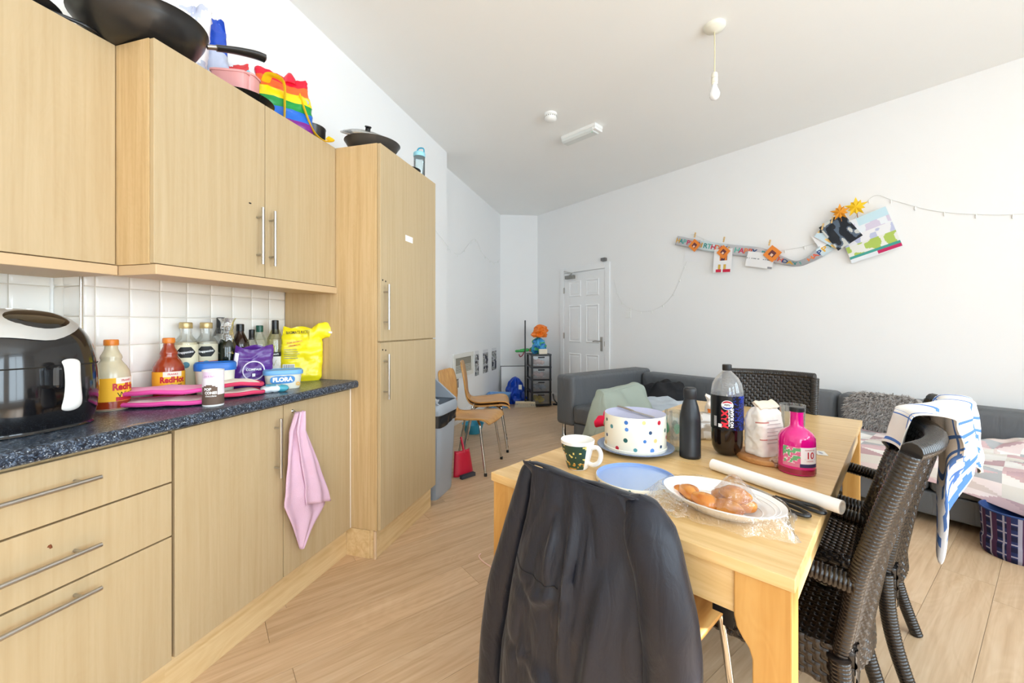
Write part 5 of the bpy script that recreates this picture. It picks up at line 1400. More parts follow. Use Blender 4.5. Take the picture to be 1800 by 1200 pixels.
# cut-glass tumbler
p = tpos(.66, -.478); t = thing('glass_tumbler', 'tall cut-glass tumbler between the cake tin and black bottle', 'glass', p)
m = MB()
def gl_(u, v): a = 2 * math.pi * u; r = lerp(.030, .036, v) * (1 + (.018 * math.sin(24 * a) * math.sin(v * 40) if .1 < v < .75 else 0)); return Vector((r * math.cos(a), r * math.sin(a), .145 * v))
m.grid(gl_, 96, 40, closed_u=True); m.add([gl_(i / 96, .03) for i in range(96)], [tuple(range(96))]); m.build('tumbler', clear('cut_glass', (.97, .98, .97), .14, haze=.10), t, smooth=True, normals=False)
# round board with flour bag, drinking glass
p = tpos(.770, -.205); t = thing('chopping_board', 'round wooden board under the wrapped flour bag', 'board', p)
MB().lathe([(0, 0), (.096, 0), (.100, .004), (.100, .014), (.096, .018), (0, .018)], 44).build('board', wood('dark_oak', srgb(160, 106, 56), srgb(180, 126, 72), srgb(196, 146, 92), 0, 40, .06, .5), t, smooth=True, auto=40)
p2 = p + Vector((0, 0, .019)) - TV * .012; t = thing('flour_bag', 'white paper flour bag with rolled top on the round board', 'bag', p2, R(35))
def fb_(u, v):
    a = 2 * math.pi * u; ca, sa = math.cos(a), math.sin(a); k = (abs(ca) ** 5 + abs(sa) ** 5) ** -.2
    w = interp([(0, .94), (.05, 1), (.75, 1.0), (.88, .93), (1, .8)], v); d = interp([(0, .95), (.7, 1), (.9, .8), (1, .45)], v)
    c = .006 * vnoise(u * 14, v * 8) + .004 * vnoise(u * 34, v * 20)
    return Vector((.056 * ca * k * w * (1 + c * 8), .043 * sa * k * d * (1 + c * 8), .165 * v + .006 * vnoise(u * 6, v * 2) * v))
def fbc(u, v): return srgb(196, 128, 118) if (abs(v - .72) < .012 and .55 < u < .68) or (abs(v - .36) < .008 and .6 < u < .9) else srgb(236, 230, 222)
m = MB(); m.grid(fb_, 60, 40, closed_u=True, colfn=fbc); m.add([fb_(i / 60, 1) for i in range(60)], [tuple(range(60))]); m.c[-1] = srgb(232, 224, 212); m.build('paper_body', M_VC, t, smooth=True, auto=70, normals=False)
m = MB(); m.grid(lambda u, v: Vector((lerp(-.045, .045, u), -.012 + .02 * math.sin(v * 4) , .165 + .022 * math.sin(v * 3.1) + .004 * vnoise(u * 6, v))), 12, 8, colfn=lambda u, v: srgb(222, 206, 186)); m.build('rolled_top', M_VC, t, smooth=True, solid=.002)
for k in range(7):
    for fx, sg_ in ((-.040, 1),): MB().box(-.036, -.036 + .05 + .012 * (k % 3), -.0452, -.0446, .125 - .013 * k, .128 - .013 * k).build('small_print', plain('faint_ink', srgb(196, 190, 186), .7), t)
p3 = tpos(.865, -.145); t = thing('drinking_glass', 'plain clear drinking glass standing behind the flour bag', 'glass', p3)
MB().lathe([(0, .004), (.030, .004), (.032, 0), (.034, .006), (.041, .19), (.0395, .19), (.033, .012), (0, .01)], 36, cap=False).build('glass_body', clear('clear_glass', (.98, .99, .98), .12, haze=.05), t, smooth=True)
p4 = tpos(.700, -.150) + Vector((0, 0, 0)); t = thing('clear_film', 'crumpled piece of clear wrapper beside the pink bottle', 'wrapper', p4, R(20))
m = MB(); m.grid(lambda u, v: Vector((lerp(-.03, .03, u), lerp(-.02, .02, v), .004 + .05 * u * v + .012 * (1 + vnoise(u * 5, v * 5)))), 16, 12); m.build('film', clear('wrapper_film', (.97, .97, .98), .3, .12, .6), t)
# pink gin bottle
p = tpos(.690, -.105); t = thing('gin_bottle', 'bright pink round-shouldered gin bottle with black stopper', 'bottle', p); t.scale = (.93, .93, .98); a0 = camdir(p)
gp = [(0, .003), (.045, 0), (.054, .002), (.0565, .008), (.0565, .105), (.055, .118), (.048, .132), (.034, .143), (.024, .149), (.0205, .156), (.020, .195), (.021, .198), (.021, .203), (.017, .204)]
MB().lathe(gp, 44, cap=False).build('glass', plain('magenta_glass', srgb(222, 16, 132), .06, coat=.6), t, smooth=True)
MB().lathe([(0, .002), (.0572, .006), (.0572, .022), (0, .023)], 44, cap=False).build('gin', plain('deep_pink_gin', srgb(150, 8, 60), .06, coat=.6), t, smooth=True)
MB().lathe([(.0195, .2005), (.0235, .2015), (.0235, .214), (.022, .2165), (0, .217)], 28).build('stopper', M_BLACKP, t, smooth=True, auto=30)
def ginc(u, v):
    if v < .17: return srgb(60, 48, 92) if u > .45 else srgb(222, 126, 156)
    if u < .48:
        n_ = vnoise(u * 16 + 3, v * 8 + 1)
        return srgb(112, 176, 122) if n_ > .12 else (srgb(226, 112, 152) if n_ < -.10 else srgb(246, 222, 230))
    return srgb(248, 238, 240)
s_ = sticker(t, .0570, .030, .094, a0 + R(14), R(58), ginc, 48, 34, mat=M_VC)
f = cyl_map(.0574, 0, a0 + R(14))
lettering(s_, '10', .030, f, KR, .02, 1, 0, (.028, .068)); lettering(s_, 'RASPBERRY GIN', .0055, f, KR, .0, .9, 0, (.028, .086)); lettering(s_, 'LIQUEUR', .006, f, KR, .0, 1, 0, (.028, .051))
m = MB(); m.add([f(.010 + q, .056 + r_) for q, r_ in ((0, 0), (.036, 0), (.036, .0012), (0, .0012))], [(0, 1, 2, 3)]); m.build('rule', KR, s_)
# white tag
t = thing('paper_tag', 'small white printed tag on the table beyond the pink bottle', 'tag', tpos(.985, -.075), TA + R(20))
o = MB().box(-.03, .03, -.016, .016, 0, .0012).build('card', M_WHITE, t); lettering(t, 'GIFT', .014, lambda x, y: Vector((x, y, .0016)), KB, .01)
# cardboard tube
a_ = Vector((.278, 1.496, TH + .0185)); b_ = Vector((.528, 1.228, TH + .0185)); c_ = (a_ + b_) / 2; t = thing('paper_roll', 'long white roll of baking paper across the table', 'roll', c_, math.atan2((b_ - a_).y, (b_ - a_).x)); hl = (b_ - a_).length / 2
m = MB(); m.tube([(-hl, 0, 0), (hl, 0, 0)], .0175, 28, cap=False); m.build('roll', plain('white_paper', srgb(240, 238, 236), .6), t, smooth=True)
MRX = Matrix.Rotation(R(90), 4, 'Y')
for s_ in (-1, 1): MB().lathe([(.0175, s_ * hl), (.0125, s_ * hl), (.0120, s_ * (hl - .06)), (0, s_ * (hl - .06))], 28, MRX, cap=False).build('core', plain('card_core', srgb(206, 196, 184), .8), t, smooth=True, auto=40)
# scissors
a_ = Vector((.325, 1.390, TH)); b_ = Vector((.458, 1.188, TH)); t = thing('scissors', 'open-handled black scissors beside the white roll', 'scissors', (a_ + b_) / 2 + Vector((0, 0, .001)), math.atan2((b_ - a_).y, (b_ - a_).x))
for s_ in (-1, 1):
    MB().prism([(-.118, s_ * .0015), (-.06, s_ * .009), (.012, s_ * .008), (.012, -s_ * .004), (-.06, -s_ * .001)], .002 + .002 * (s_ > 0), .0038 + .002 * (s_ > 0)).build('blade', M_STEEL, t)
    loop = spline([(.005, -s_ * .004, .006), (.035, -s_ * .010, .007), (.06, -s_ * .032, .008), (.09, -s_ * .043, .008), (.114, -s_ * .036, .008), (.116, -s_ * .020, .008), (.088, -s_ * .013, .008), (.055, -s_ * .014, .008), (.02, -s_ * .006, .007)], 5)
    MB().tube(loop, .0052, 8).build('handle', M_BLACKP, t, smooth=True)
MB().lathe([(.005, .003), (.005, .008), (0, .009)], 12).build('pivot', M_STEEL, t)
# oval plate of pastries
PLR = TA - R(96)
p = tpos(.215, -.195); t = thing('serving_plate', 'white oval ridged serving plate holding glazed pastries', 'plate', p, PLR)
def ov(r, k): return None
m = MB(); m.lathe([(0, .002), (.50, .002), (.58, .004), (.8, .022), (.97, .036), (1.0, .039), (1.0, .042), (.96, .040), (.80, .028), (.74, .0265), (.70, .023), (.56, .010), (0, .008)], 72, None, .148, .104, cap=False); m.build('plate_body', plain('white_china', srgb(244, 243, 242), .22, coat=.2), t, smooth=True)
for rr, zz in ((.90, .0352), (.83, .0302), (.65, .0185)):
    m = MB(); m.tube([(.148 * rr * math.cos(R(5 * k)), .104 * rr * math.sin(R(5 * k)), zz) for k in range(73)], .0014, 5, cap=False); m.build('ridge', plain('white_china', srgb(244, 243, 242), .22, coat=.2), t, smooth=True)
M_PAS = vcol('glazed_pastry', .18, bump=.3, bscale=45, coat=.4)
PM = Matrix.Translation(p) @ Matrix.Rotation(PLR, 4, 'Z')
spots = [(-.098, -.006, .010, 20, .8, 'glazed pastry at the narrow end of the plate'), (-.070, -.022, .012, -30, 1.1, 'glazed pastry second along from the narrow end'), (-.020, -.044, .012, 15, 1.1, 'glazed pastry at the plate\'s near edge'), (-.008, .022, .014, 70, .95, 'glazed pastry furthest back under the film'), (.020, .014, .030, 40, .95, 'glazed pastry on top of the heap, tilted'), (.038, -.004, .034, -20, 1.15, 'largest glazed pastry on top of the heap'), (.030, -.036, .012, 0, 1.05, 'glazed pastry lowest in the heap, towards the table end'), (.058, .010, .012, 60, .85, 'pale glazed pastry at the heap\'s scissors side')]
for i, (x, y, z, rz_, k, lab) in enumerate(spots):
    q = PM @ Vector((x, y, z)); tp = thing('pastry', lab, 'pastry', q, PLR + R(rz_), 'glazed pastries on the white plate')
    def pf(u, v):
        a = 2 * math.pi * u; r = math.sin(math.pi * v) ** .7; n_ = 1 + .20 * vnoise(u * 5 + i, v * 4) + .12 * math.cos(2 * a + i) + .07 * vnoise(u * 13 + i, v * 11)
        return Vector((.030 * k * r * math.cos(a) * n_, .022 * k * r * math.sin(a) * n_, .017 * k * (1 - math.cos(math.pi * v)) ))
    m = MB(); m.grid(pf, 32, 20, closed_u=True, colfn=lambda u, v: srgb(*[int(lerp(a, b, .5 + .5 * vnoise(u * 6 + i * 3, v * 5))) for a, b in zip((184, 98, 30), (228, 164, 82))])); m.build('pastry_body', M_PAS, tp, smooth=True, normals=False)
t = thing('cling_film', 'crumpled clear cling film wrapped around the pastry plate', 'film', p, PLR)
def cf_(u, v):
    a = 2 * math.pi * u; n_ = vnoise(3 * math.cos(a) + 2, 3 * math.sin(a), 0); out = 1.0 + .14 * v * (1.1 + n_) + (.12 * v if math.cos(a) < -.2 else 0) + (.05 * v if math.sin(a) < -.3 else 0)
    r = out if v > .0 else 1.0
    z = lerp(.044, .006, ease(v)) + .006 * v * abs(vnoise(u * 40, v * 5)) + .002 * vnoise(u * 70, v * 7 + 3)
    return Vector((.152 * r * math.cos(a), .108 * r * math.sin(a), max(.001, z)))
M_CF = clear('cling_film', (.99, .99, .99), .12, .10, .6, haze=.03)
m = MB(); m.grid(cf_, 150, 12, closed_u=True); m.build('film_skirt', M_CF, t, smooth=False, normals=False)
def cf2(u, v):
    x = lerp(-.02, .085, u); y = lerp(-.065, .045, v); z = .078 * math.exp(-((x - .032) / .05) ** 2 - ((y - .0) / .05) ** 2) + .022 + .004 * vnoise(u * 11, v * 11)
    return Vector((x, y, z))
m = MB(); m.grid(cf2, 30, 26); m.build('film_cover', M_CF, t, smooth=False, normals=False)
# oven mitt, orange bag, paper bag, foil behind the tin
t = thing('oven_mitt', 'patterned oven mitt with red cuff behind the cake tin', 'oven glove', tpos(.765, -.765), R(-22))
def mit(u, v):
    a = 2 * math.pi * u; w = interp([(0, .034), (.16, .034), (.20, .045), (.6, .052), (.85, .044), (1, .012)], v); return Vector((lerp(-.13, .15, v), w * math.cos(a), .026 + .022 * math.sin(a) + .010 * math.sin(v * 8) + .006 * vnoise(u * 6, v * 6)))
def mitc(u, v):
    if v < .17: return srgb(222, 36, 78)
    n_ = vnoise(u * 7, v * 9); return srgb(122, 186, 156) if n_ > .1 else (srgb(206, 176, 210) if n_ < -.25 else srgb(178, 210, 196))
m = MB(); m.grid(mit, 28, 40, closed_u=True, colfn=mitc); m.build('mitt_body', M_CLOTH, t, smooth=True, normals=False)
m = MB(); m.grid(lambda u, v: Vector((lerp(-.05, -.13, v), .055 + .03 * v + .022 * math.cos(2 * math.pi * u), .045 + .020 * math.sin(2 * math.pi * u))), 20, 12, closed_u=True, colfn=lambda u, v: srgb(222, 60, 110) if v > .7 else srgb(214, 182, 214)); m.build('thumb', M_CLOTH, t, smooth=True, normals=False)
t, fn = pillow_bag('crisp_packet', 'orange and white crisp packet standing behind the cola bottle', tpos(1.00, -.42), R(20), .15, .07, .17, lambda u, v: srgb(238, 132, 54) if (v < .75 and .55 < u < .98 and vnoise(u * 9, v * 6) > -.25) else srgb(236, 226, 216), M_FOIL, 31, crease=.010)
t, fn = pillow_bag('bread_wrapper', 'crumpled clear and white bread wrapper behind the black bottle', tpos(.90, -.47), R(10), .14, .08, .10, lambda u, v: srgb(206, 196, 184) if vnoise(u * 9, v * 7) > 0 else srgb(236, 234, 232), M_FOIL, 37, crease=.012)
t = thing('paper_sheet', 'white greaseproof paper lying crumpled beyond the cake tin', 'paper', tpos(1.00, -.63), TA)
m = MB(); m.grid(lambda u, v: Vector((lerp(-.14, .14, u), lerp(-.11, .11, v), .006 + .05 * math.exp(-((u - .2) / .2) ** 2) + .010 * (1 + vnoise(u * 6, v * 6)))), 30, 24, colfn=lambda u, v: srgb(238, 236, 230)); m.build('sheet', M_VC, t, smooth=False, solid=.001, normals=False)
t = thing('patterned_glass', 'green-printed drinking glass behind the cake tin', 'glass', tpos(.80, -.555))
MB().lathe([(0, .004), (.030, .003), (.032, 0), (.035, .12), (.034, .12), (.030, .008), (0, .008)], 32, cap=False).build('glass_body', clear('clear_glass2', (.96, .98, .97), .12, haze=.06), t, smooth=True)
for k in range(5):
    f = cyl_map(.0352, .05, R(72 * k)); m = MB(); m.add([f(.013 * math.cos(R(30 * q)), .022 * math.sin(R(30 * q))) for q in range(12)], [tuple(range(12))]); m.build('printed_leaf', plain('leaf_green', srgb(110, 180, 150), .4), t)
# ---------------------------------------------------------------- far end of the room
# swing-top bin
bn = thing('swing_bin', 'grey plastic swing-top bin with black liner beside the tall cabinet', 'bin', (-1.44, 2.775, 0), 0)
M_BIN = plain('grey_bin_plastic', srgb(158, 166, 176), .4)
def rect_lathe(m, prof, sx, sy, pw=9): return m.lathe(prof, 48, None, sx, sy, power=pw, cap=False)
rect_lathe(MB(), [(0, .0), (.84, .0), (.87, .02), (1.0, .60), (1.0, .605)], .195, .165).build('bin_body', M_BIN, bn, smooth=True, auto=40)
def lin(u, v):
    a = 2 * math.pi * u; ca, sa = math.cos(a), math.sin(a); k = (abs(ca) ** 9 + abs(sa) ** 9) ** (-1 / 9); r = 1.02 + .015 * vnoise(u * 30, v * 3); return Vector((.195 * r * k * ca, .165 * r * k * sa, lerp(.52 + .012 * math.sin(a * 3), .61, v)))
m = MB(); m.grid(lin, 80, 6, closed_u=True); m.build('bin_liner', plain('black_liner', srgb(36, 36, 38), .2), bn, smooth=True, normals=False)
rect_lathe(MB(), [(1.03, .595), (1.06, .60), (1.07, .62), (1.05, .66), (1.0, .675)], .195, .165).build('lid_rim', M_BIN, bn, smooth=True, auto=40)
m = MB()   # hood: two gable ends and back slope, the flap tipped inwards
for sy in (-1, 1):
    m.prism([(-.195, .672), (.195, .672), (-.02, .845), (-.05, .850), (-.09, .845)], sy * .150 - .010, sy * .150 + .010, Matrix(((1, 0, 0, 0), (0, 0, 1, 0), (0, 1, 0, 0), (0, 0, 0, 1))))
m.add([(-.195, -.16, .672), (-.195, .16, .672), (-.09, .16, .845), (-.09, -.16, .845)], [(0, 1, 2, 3)]); m.add([(-.09, -.16, .846), (-.09, .16, .846), (-.02, .16, .846), (-.02, -.16, .846)], [(0, 1, 2, 3)])
m.build('hood', M_BIN, bn, bevel=.004)
MB().add([(-.02, -.14, .83), (-.02, .14, .83), (-.05, .14, .62), (-.05, -.14, .62)], [(0, 1, 2, 3)]).build('flap', plain('bin_flap', srgb(140, 148, 160), .4), bn, solid=.008)
rnd = random.Random(9); m = MB()
for k in range(10):
    x, y = rnd.uniform(-.02, .13), rnd.uniform(-.10, .10); m.grid(lambda u, v: Vector((x + .05 * (u - .5) + .01 * vnoise(k + u * 4, v), y + .05 * (v - .5), .655 + .02 * vnoise(k + 3 + u * 4, v * 4))), 5, 5)
m.build('rubbish', plain('rubbish_film', srgb(214, 216, 220), .3), bn)
# dustpan
dp = thing('dustpan', 'red dustpan and brush standing beside the bin', 'dustpan', (-1.255, 3.13, 0), R(60))
M_RED = plain('red_plastic', srgb(198, 22, 56), .35)
m = MB(); m.grid(lambda u, v: Vector((lerp(-.10, .10, u) * (1 - .25 * v), .02 * v + .03 * (abs(u * 2 - 1) ** 4), .01 + .20 * v)), 16, 10); m.build('pan', M_RED, dp, smooth=True, solid=.006)
m = MB(); m.tube(spline([(0, .02, .19), (.0, .035, .24), (.0, .06, .31)], 6), .012, 10, flat=.7); m.build('handle', M_RED, dp, smooth=True)
MB().box(-.07, .07, -.045, -.01, .0, .03).build('brush', plain('brush_dark', srgb(60, 62, 70), .9), dp, bevel=.004)
# blue bowl under the chairs
t = thing('washing_up_bowl', 'small teal plastic bowl on the floor under the plywood chairs', 'bowl', (-1.68, 4.42, 0)); t.scale = (.75, .75, .75)
MB().lathe([(0, 0), (.11, 0), (.12, .006), (.16, .14), (.168, .142), (.168, .148), (.158, .146), (.116, .012), (0, .008)], 36, cap=False).build('bowl_body', plain('teal_plastic', srgb(60, 158, 190), .4), t, smooth=True, auto=50)
heap_c = plain('teal_cloth', srgb(40, 130, 140), .8)
t = thing('floor_cloth', 'teal cloth tucked behind the plywood chairs', 'cloth', (-1.78, 3.62, 0))
m = MB(); m.grid(lambda u, v: Vector((.10 * math.cos(6.283 * u) * math.cos(v * 1.57), .12 * math.sin(6.283 * u) * math.cos(v * 1.57), .55 * math.sin(v * 1.57) ** .9 * (1 + .2 * vnoise(u * 6, v * 3)))), 24, 10, closed_u=True); m.build('cloth', heap_c, t, smooth=True, normals=False)
# framed vent in the alcove and three printed strips (wall x = -2.03, facing +x)
XW = -2.0295
t = thing('air_vent', 'cream framed vent panel low on the alcove wall', 'vent', (XW, 4.97, .72))
m = MB(); w, h, e = .335, .150, .055
for y0, y1, z0, z1 in ((-w, w, h - e, h), (-w, w, -h, -h + e), (-w, -w + e, -h + e, h - e), (w - e, w, -h + e, h - e)): m.box(0, .022, y0, y1, z0, z1)
m.build('frame', plain('cream_paint', srgb(232, 230, 222), .5), t, bevel=.004)
MB().box(0, .004, -w + e, w - e, -h + e, h - e).build('backing', plain('vent_dark', srgb(150, 146, 132), .7), t)
for k in range(5): MB().box(.004, .014, -w + e, w - e, -h + e + .008 + k * .019, -h + e + .018 + k * .019).build('slat', plain('vent_cream', srgb(206, 202, 190), .6), t)
def photo(u, v, seed):
    n_ = vnoise(u * 4 + seed, v * 9, seed); n2 = vnoise(u * 9 + seed, v * 22)
    if v > .86: return srgb(222, 222, 224)
    if n_ > .25: return srgb(60, 62, 72)
    if n_ < -.35: return srgb(150, 152, 148)
    return srgb(196, 198, 202) if n2 > -.3 else srgb(140, 132, 124)
for k, (y0, y1, lab) in enumerate(((5.40, 5.56, 'narrow printed photo strip nearest the vent'), (5.74, 5.97, 'printed photo strip in the middle of the alcove wall'), (6.15, 6.39, 'printed photo strip nearest the far corner'))):
    t = thing('photo_strip', lab, 'picture', (XW, (y0 + y1) / 2, .69), 0, 'photo strips on the alcove wall')
    hw_ = (y1 - y0) / 2
    m = MB(); m.grid(lambda u, v: Vector((.0035, lerp(-hw_, hw_, u), lerp(-.175, .175, v))), 30, 70, colfn=lambda u, v: photo(u, v, k * 5 + 2)); m.build('print', M_VC, t)
    MB().box(.0002, .003, -hw_, hw_, -.175, .175).build('backing_card', M_WHITE, t)
t = thing('wall_sticker', 'small dark picture below the vent panel', 'picture', (XW, 4.72, .50))
MB().box(.0002, .003, -.10, .10, -.055, .055).build('card', plain('sticker_grey', srgb(120, 116, 110), .7), t)
m = MB(); m.grid(lambda u, v: Vector((.0034, lerp(-.09, .09, u), lerp(-.045, .045, v))), 12, 6, colfn=lambda u, v: srgb(70, 66, 64) if vnoise(u * 6, v * 4) > 0 else srgb(180, 176, 170)); m.build('print', M_VC, t)
# far corner: leaning whiteboard
t = thing('whiteboard', 'white board with black edge leaning in the far corner', 'board', (-1.80, 6.60, 0), math.atan2(.23, .59)); t.rotation_euler = (R(-6), 0, math.atan2(.23, .59))
MB().box(-.20, .20, -.012, 0, .005, .545).build('board', M_WHITE, t)
m = MB()
for b in ((-.205, .205, -.016, .002, .54, .552), (-.205, -.198, -.016, .002, 0, .54), (.198, .205, -.016, .002, 0, .54), (-.198, .198, -.016, .002, 0, .008)): m.box(*b)
m.build('edge', M_BLACKP, t)
# blue storage box
t = thing('plastic_crate', 'translucent blue plastic box on the floor in the far corner', 'box', (-1.84, 5.93, 0), R(8))
m = MB(); m.lathe([(0, .0), (.82, .0), (.86, .01), (1, .19), (1.04, .195), (1.04, .205), (.98, .203), (.84, .016), (0, .012)], 40, None, .17, .13, power=7, cap=False); m.build('crate', plain('pale_blue_crate', srgb(128, 172, 222), .35), t, smooth=True, auto=40)
MB().box(-.14, .14, -.10, .10, .14, .165).build('contents', plain('crate_contents', srgb(214, 220, 226), .8), t, bevel=.01)
# crumpled blue bag
def crumple(name, label, loc, rx, ry, h, mat, seed, cat='bag', taper=.75, colfn=None, amp=.34):
    t = thing(name, label, cat, loc)
    def fn(u, v):
        a = 2 * math.pi * u; r = interp([(0, .80), (.15, 1), (.5, .95), (.8, taper), (.95, .35), (1, .02)], v)
        k = 1 + amp * vnoise(3 * math.cos(a) + seed, 3 * math.sin(a), v * 4) + amp * .45 * vnoise(8 * math.cos(a) + seed, 8 * math.sin(a), v * 10)
        return Vector((rx * r * k * math.cos(a), ry * r * k * math.sin(a), h * v))
    m = MB(); m.grid(fn, 44, 26, closed_u=True, colfn=colfn); m.build('bag_body', mat, t, smooth=False, normals=False); return t
t = crumple('blue_bag', 'bulging royal-blue carrier bag beside the drawer tower', (-1.68, 6.28, 0), .135, .15, .42, plain('royal_blue_poly', srgb(22, 72, 186), .3), 3)
MB().box(.09, .14, -.135, -.13, .24, .31).build('paper_tag', M_WHITE, t)
# drawer tower
TWR = R(24); tw_ = thing('drawer_tower', 'black four-drawer plastic storage tower in the far corner', 'drawers', (-1.30, 6.26, 0), TWR)
M_BK = plain('tower_black', srgb(36, 36, 40), .4); M_DRW = plain('frosted_drawer', srgb(196, 194, 194), .25)
W2, D2, H2 = .155, .19, .79
for x in (-W2, W2 - .03):
    for y in (-D2, D2 - .03): MB().box(x, x + .03, y, y + .03, .02, H2).build('upright', M_BK, tw_)
for k in range(5): MB().box(-W2 - .004, W2 + .004, -D2 - .004, D2 + .004, .02 + k * .1875, .042 + k * .1875).build('shelf', M_BK, tw_, bevel=.003)
cols4 = [((232, 206, 60), 'sponge_yellow'), ((176, 190, 208), 'cloth_blue'), ((232, 196, 190), 'tissue_pink'), ((236, 176, 150), 'wrap_peach')]
for k in range(4):
    z0 = .046 + k * .1875
    d_ = MB().box(-W2 + .031, W2 - .031, -D2 - .002, D2 - .02, z0, z0 + .155).build('drawer', clear('frosted_plastic_%d' % 0, (.86, .86, .86), .35, .35), tw_, bevel=.004)
    MB().box(-.05, .05, -D2 - .014, -D2 - .003, z0 + .125, z0 + .145).build('handle', M_BK, d_, bevel=.003)
    c, nm = cols4[k]
    rr_ = random.Random(k); m = MB()
    for q in range(9):
        cx_, cy_, r_ = rr_.uniform(-.075, .075), rr_.uniform(-.15, .12), rr_.uniform(.025, .045)
        m.lathe([(0, -r_), (r_ * .7, -r_ * .6), (r_, 0), (r_ * .7, r_ * .6), (0, r_)], 8, Matrix.Translation((cx_, cy_, z0 + r_ + .004 + (.02 if q > 5 and k else 0))), 1.1, .9)
    m.build('drawer_contents', plain(nm, srgb(*c), .8, var=.2, vscale=20), d_, smooth=True)
# bits on the tower
TZ2 = H2 + .004
t = crumple('plastic_bag', 'blue and green carrier bag on top of the drawer tower', (-1.30, 6.25, TZ2), .105, .13, .25, vcol('bag_print', .35), 12, colfn=lambda u, v: srgb(70, 160, 214) if vnoise(u * 8 + 1, v * 5) > -.05 else (srgb(80, 170, 110) if vnoise(u * 11, v * 7) > -.2 else srgb(34, 110, 190)))
t = crumple('orange_bag', 'crumpled orange plastic bag topmost on the drawer tower', (-1.275, 6.25, TZ2 + .247), .115, .12, .20, plain('orange_poly', srgb(238, 124, 30), .35), 22)
t = thing('soap_box', 'small cream cardboard box on the drawer tower', 'box', (-1.20, 6.10, TZ2), TWR)
MB().box(-.06, .06, -.025, .025, 0, .075).build('box_body', plain('cream_card', srgb(236, 226, 206), .7), t, bevel=.003); MB().box(-.061, .061, -.026, .026, .05, .053).build('lid_joint', plain('card_shadow', srgb(206, 192, 166), .7), t)
t = thing('toy_water_gun', 'green and red plastic toy hanging off the tower top', 'toy', (-1.50, 6.26, TZ2 + .002), R(200))
m = MB(); m.tube(spline([(-.12, 0, .035), (-.02, 0, .045), (.10, 0, .03), (.17, 0, .028)], 6), [.022] * 6 + [.026] * 6 + [.02] * 5 + [.012] * 2, 10); m.build('barrel', plain('toy_green', srgb(56, 170, 80), .4), t, smooth=True)
m = MB(); m.tube(spline([(-.05, 0, .035), (-.09, 0, .05), (-.13, 0, .028)], 5), .024, 10); m.build('stock', plain('toy_red', srgb(206, 84, 70), .4), t, smooth=True)
m = MB(); m.tube(spline([(.03, 0, .02), (.05, 0, -.03), (.09, 0, -.06), (.11, 0, -.02)], 5), .008, 8); m.build('trigger_loop', plain('toy_maroon', srgb(150, 40, 60), .4), t, smooth=True)
# broom
bmx = (-1.455, 6.02, 0); br = thing('broom', 'black-handled broom leaning on the drawer tower, cream bristles down', 'broom', bmx, R(15))
MB().tube([(0, 0, .05), (.0, .045, 1.30)], .011, 10).build('handle', M_BLACKP, br, smooth=True)
MB().box(-.15, .15, -.03, .03, .055, .085).build('head', plain('broom_cream', srgb(222, 206, 176), .6), br, bevel=.01)
m = MB(); rnd = random.Random(3)
for i in range(26):
    for j in range(5):
        x = lerp(-.145, .145, i / 25); y = lerp(-.026, .026, j / 4); m.tube([(x, y, .058), (x * 1.08, y * 1.7 + rnd.uniform(-.004, .004), .001)], .0035, 5)
o = m.build('bristles', plain('bristle_cream', srgb(232, 222, 200), .8), br); o['kind'] = 'stuff'
t = thing('mop_cable', 'tangled black lead on the floor beside the drawer tower', 'cable', (-1.06, 6.30, 0))
MB().tube(spline([(-.02, 0, .01), (.03, -.02, .012), (.08, -.03, .01), (.04, .02, .02), (-.01, .03, .08), (-.03, .05, .16)], 6), .012, 8).build('lead', M_BLACKP, t, smooth=True)
# offcut on the floor
t = thing('string_offcut', 'short pink string lying on the floor planks', 'string', (-.72, 2.02, 0))
_a = [(-.0, .0), (.01, -.03), (.05, -.07), (.12, -.10)]
MB().tube(spline([(-.03, .07, .003), (-.03, .04, .003), (.01, .0, .003), (.08, -.04, .003)], 6), .003, 6).build('string', plain('string_pink', srgb(240, 206, 194), .8), t, smooth=True)

# ---------------------------------------------------------------- ceiling fittings
cl = thing('pendant_light', 'white pendant cable with bare bulb and ceiling rose', 'light', (.529, 2.791, HC))
M_IV = plain('ivory_plastic', srgb(232, 230, 216), .4)
MB().lathe([(.062, -.0005), (.062, -.012), (.056, -.022), (.03, -.034), (.012, -.040), (0, -.041)], 36).build('ceiling_rose', M_IV, cl, smooth=True, auto=40)
MB().tube([(0, 0, -.038), (.002, 0, -.18), (0, 0, -.295)], .0035, 8).build('cable', plain('yellowed_cable', srgb(214, 206, 170), .5), cl, smooth=True)
MB().lathe([(.008, -.288), (.017, -.296), (.019, -.31), (.019, -.324), (.016, -.326), (.019, -.328), (.019, -.352), (.016, -.354), (.018, -.357), (.017, -.366), (0, -.367)], 24).build('lamp_holder', M_IV, cl, smooth=True, auto=35)
MB().lathe([(.013, -.366), (.015, -.38), (.024, -.40), (.030, -.42), (.029, -.437), (.021, -.452), (.010, -.459), (0, -.460)], 28).build('bulb', plain('opal_bulb', srgb(244, 246, 250), .2), cl, smooth=True)
t = thing('smoke_detector', 'round white smoke detector on the ceiling', 'detector', (-.635, 3.575, HC))
MB().lathe([(.056, -.0005), (.056, -.018), (.05, -.022)], 36).build('base', M_WHITE, t, smooth=True, auto=40)
MB().lathe([(.053, -.023), (.052, -.05), (.04, -.064), (.03, -.068), (0, -.07)], 36).build('cover', M_WHITE, t, smooth=True, auto=40)
for k in range(18):
    a = R(20 * k); MB().box(.0515, .0545, -.004, .004, -.034, -.027, Matrix.Rotation(a, 4, 'Z')).build('slot', plain('slot_grey', srgb(150, 146, 140), .7), t)
t = thing('emergency_light', 'long white bulkhead emergency light on the ceiling', 'light', (-.41, 3.98, HC), math.atan2(-.205, .345))
MB().box(-.20, .20, -.062, .062, -.030, -.0005).build('base', M_WHITE, t, bevel=.004)
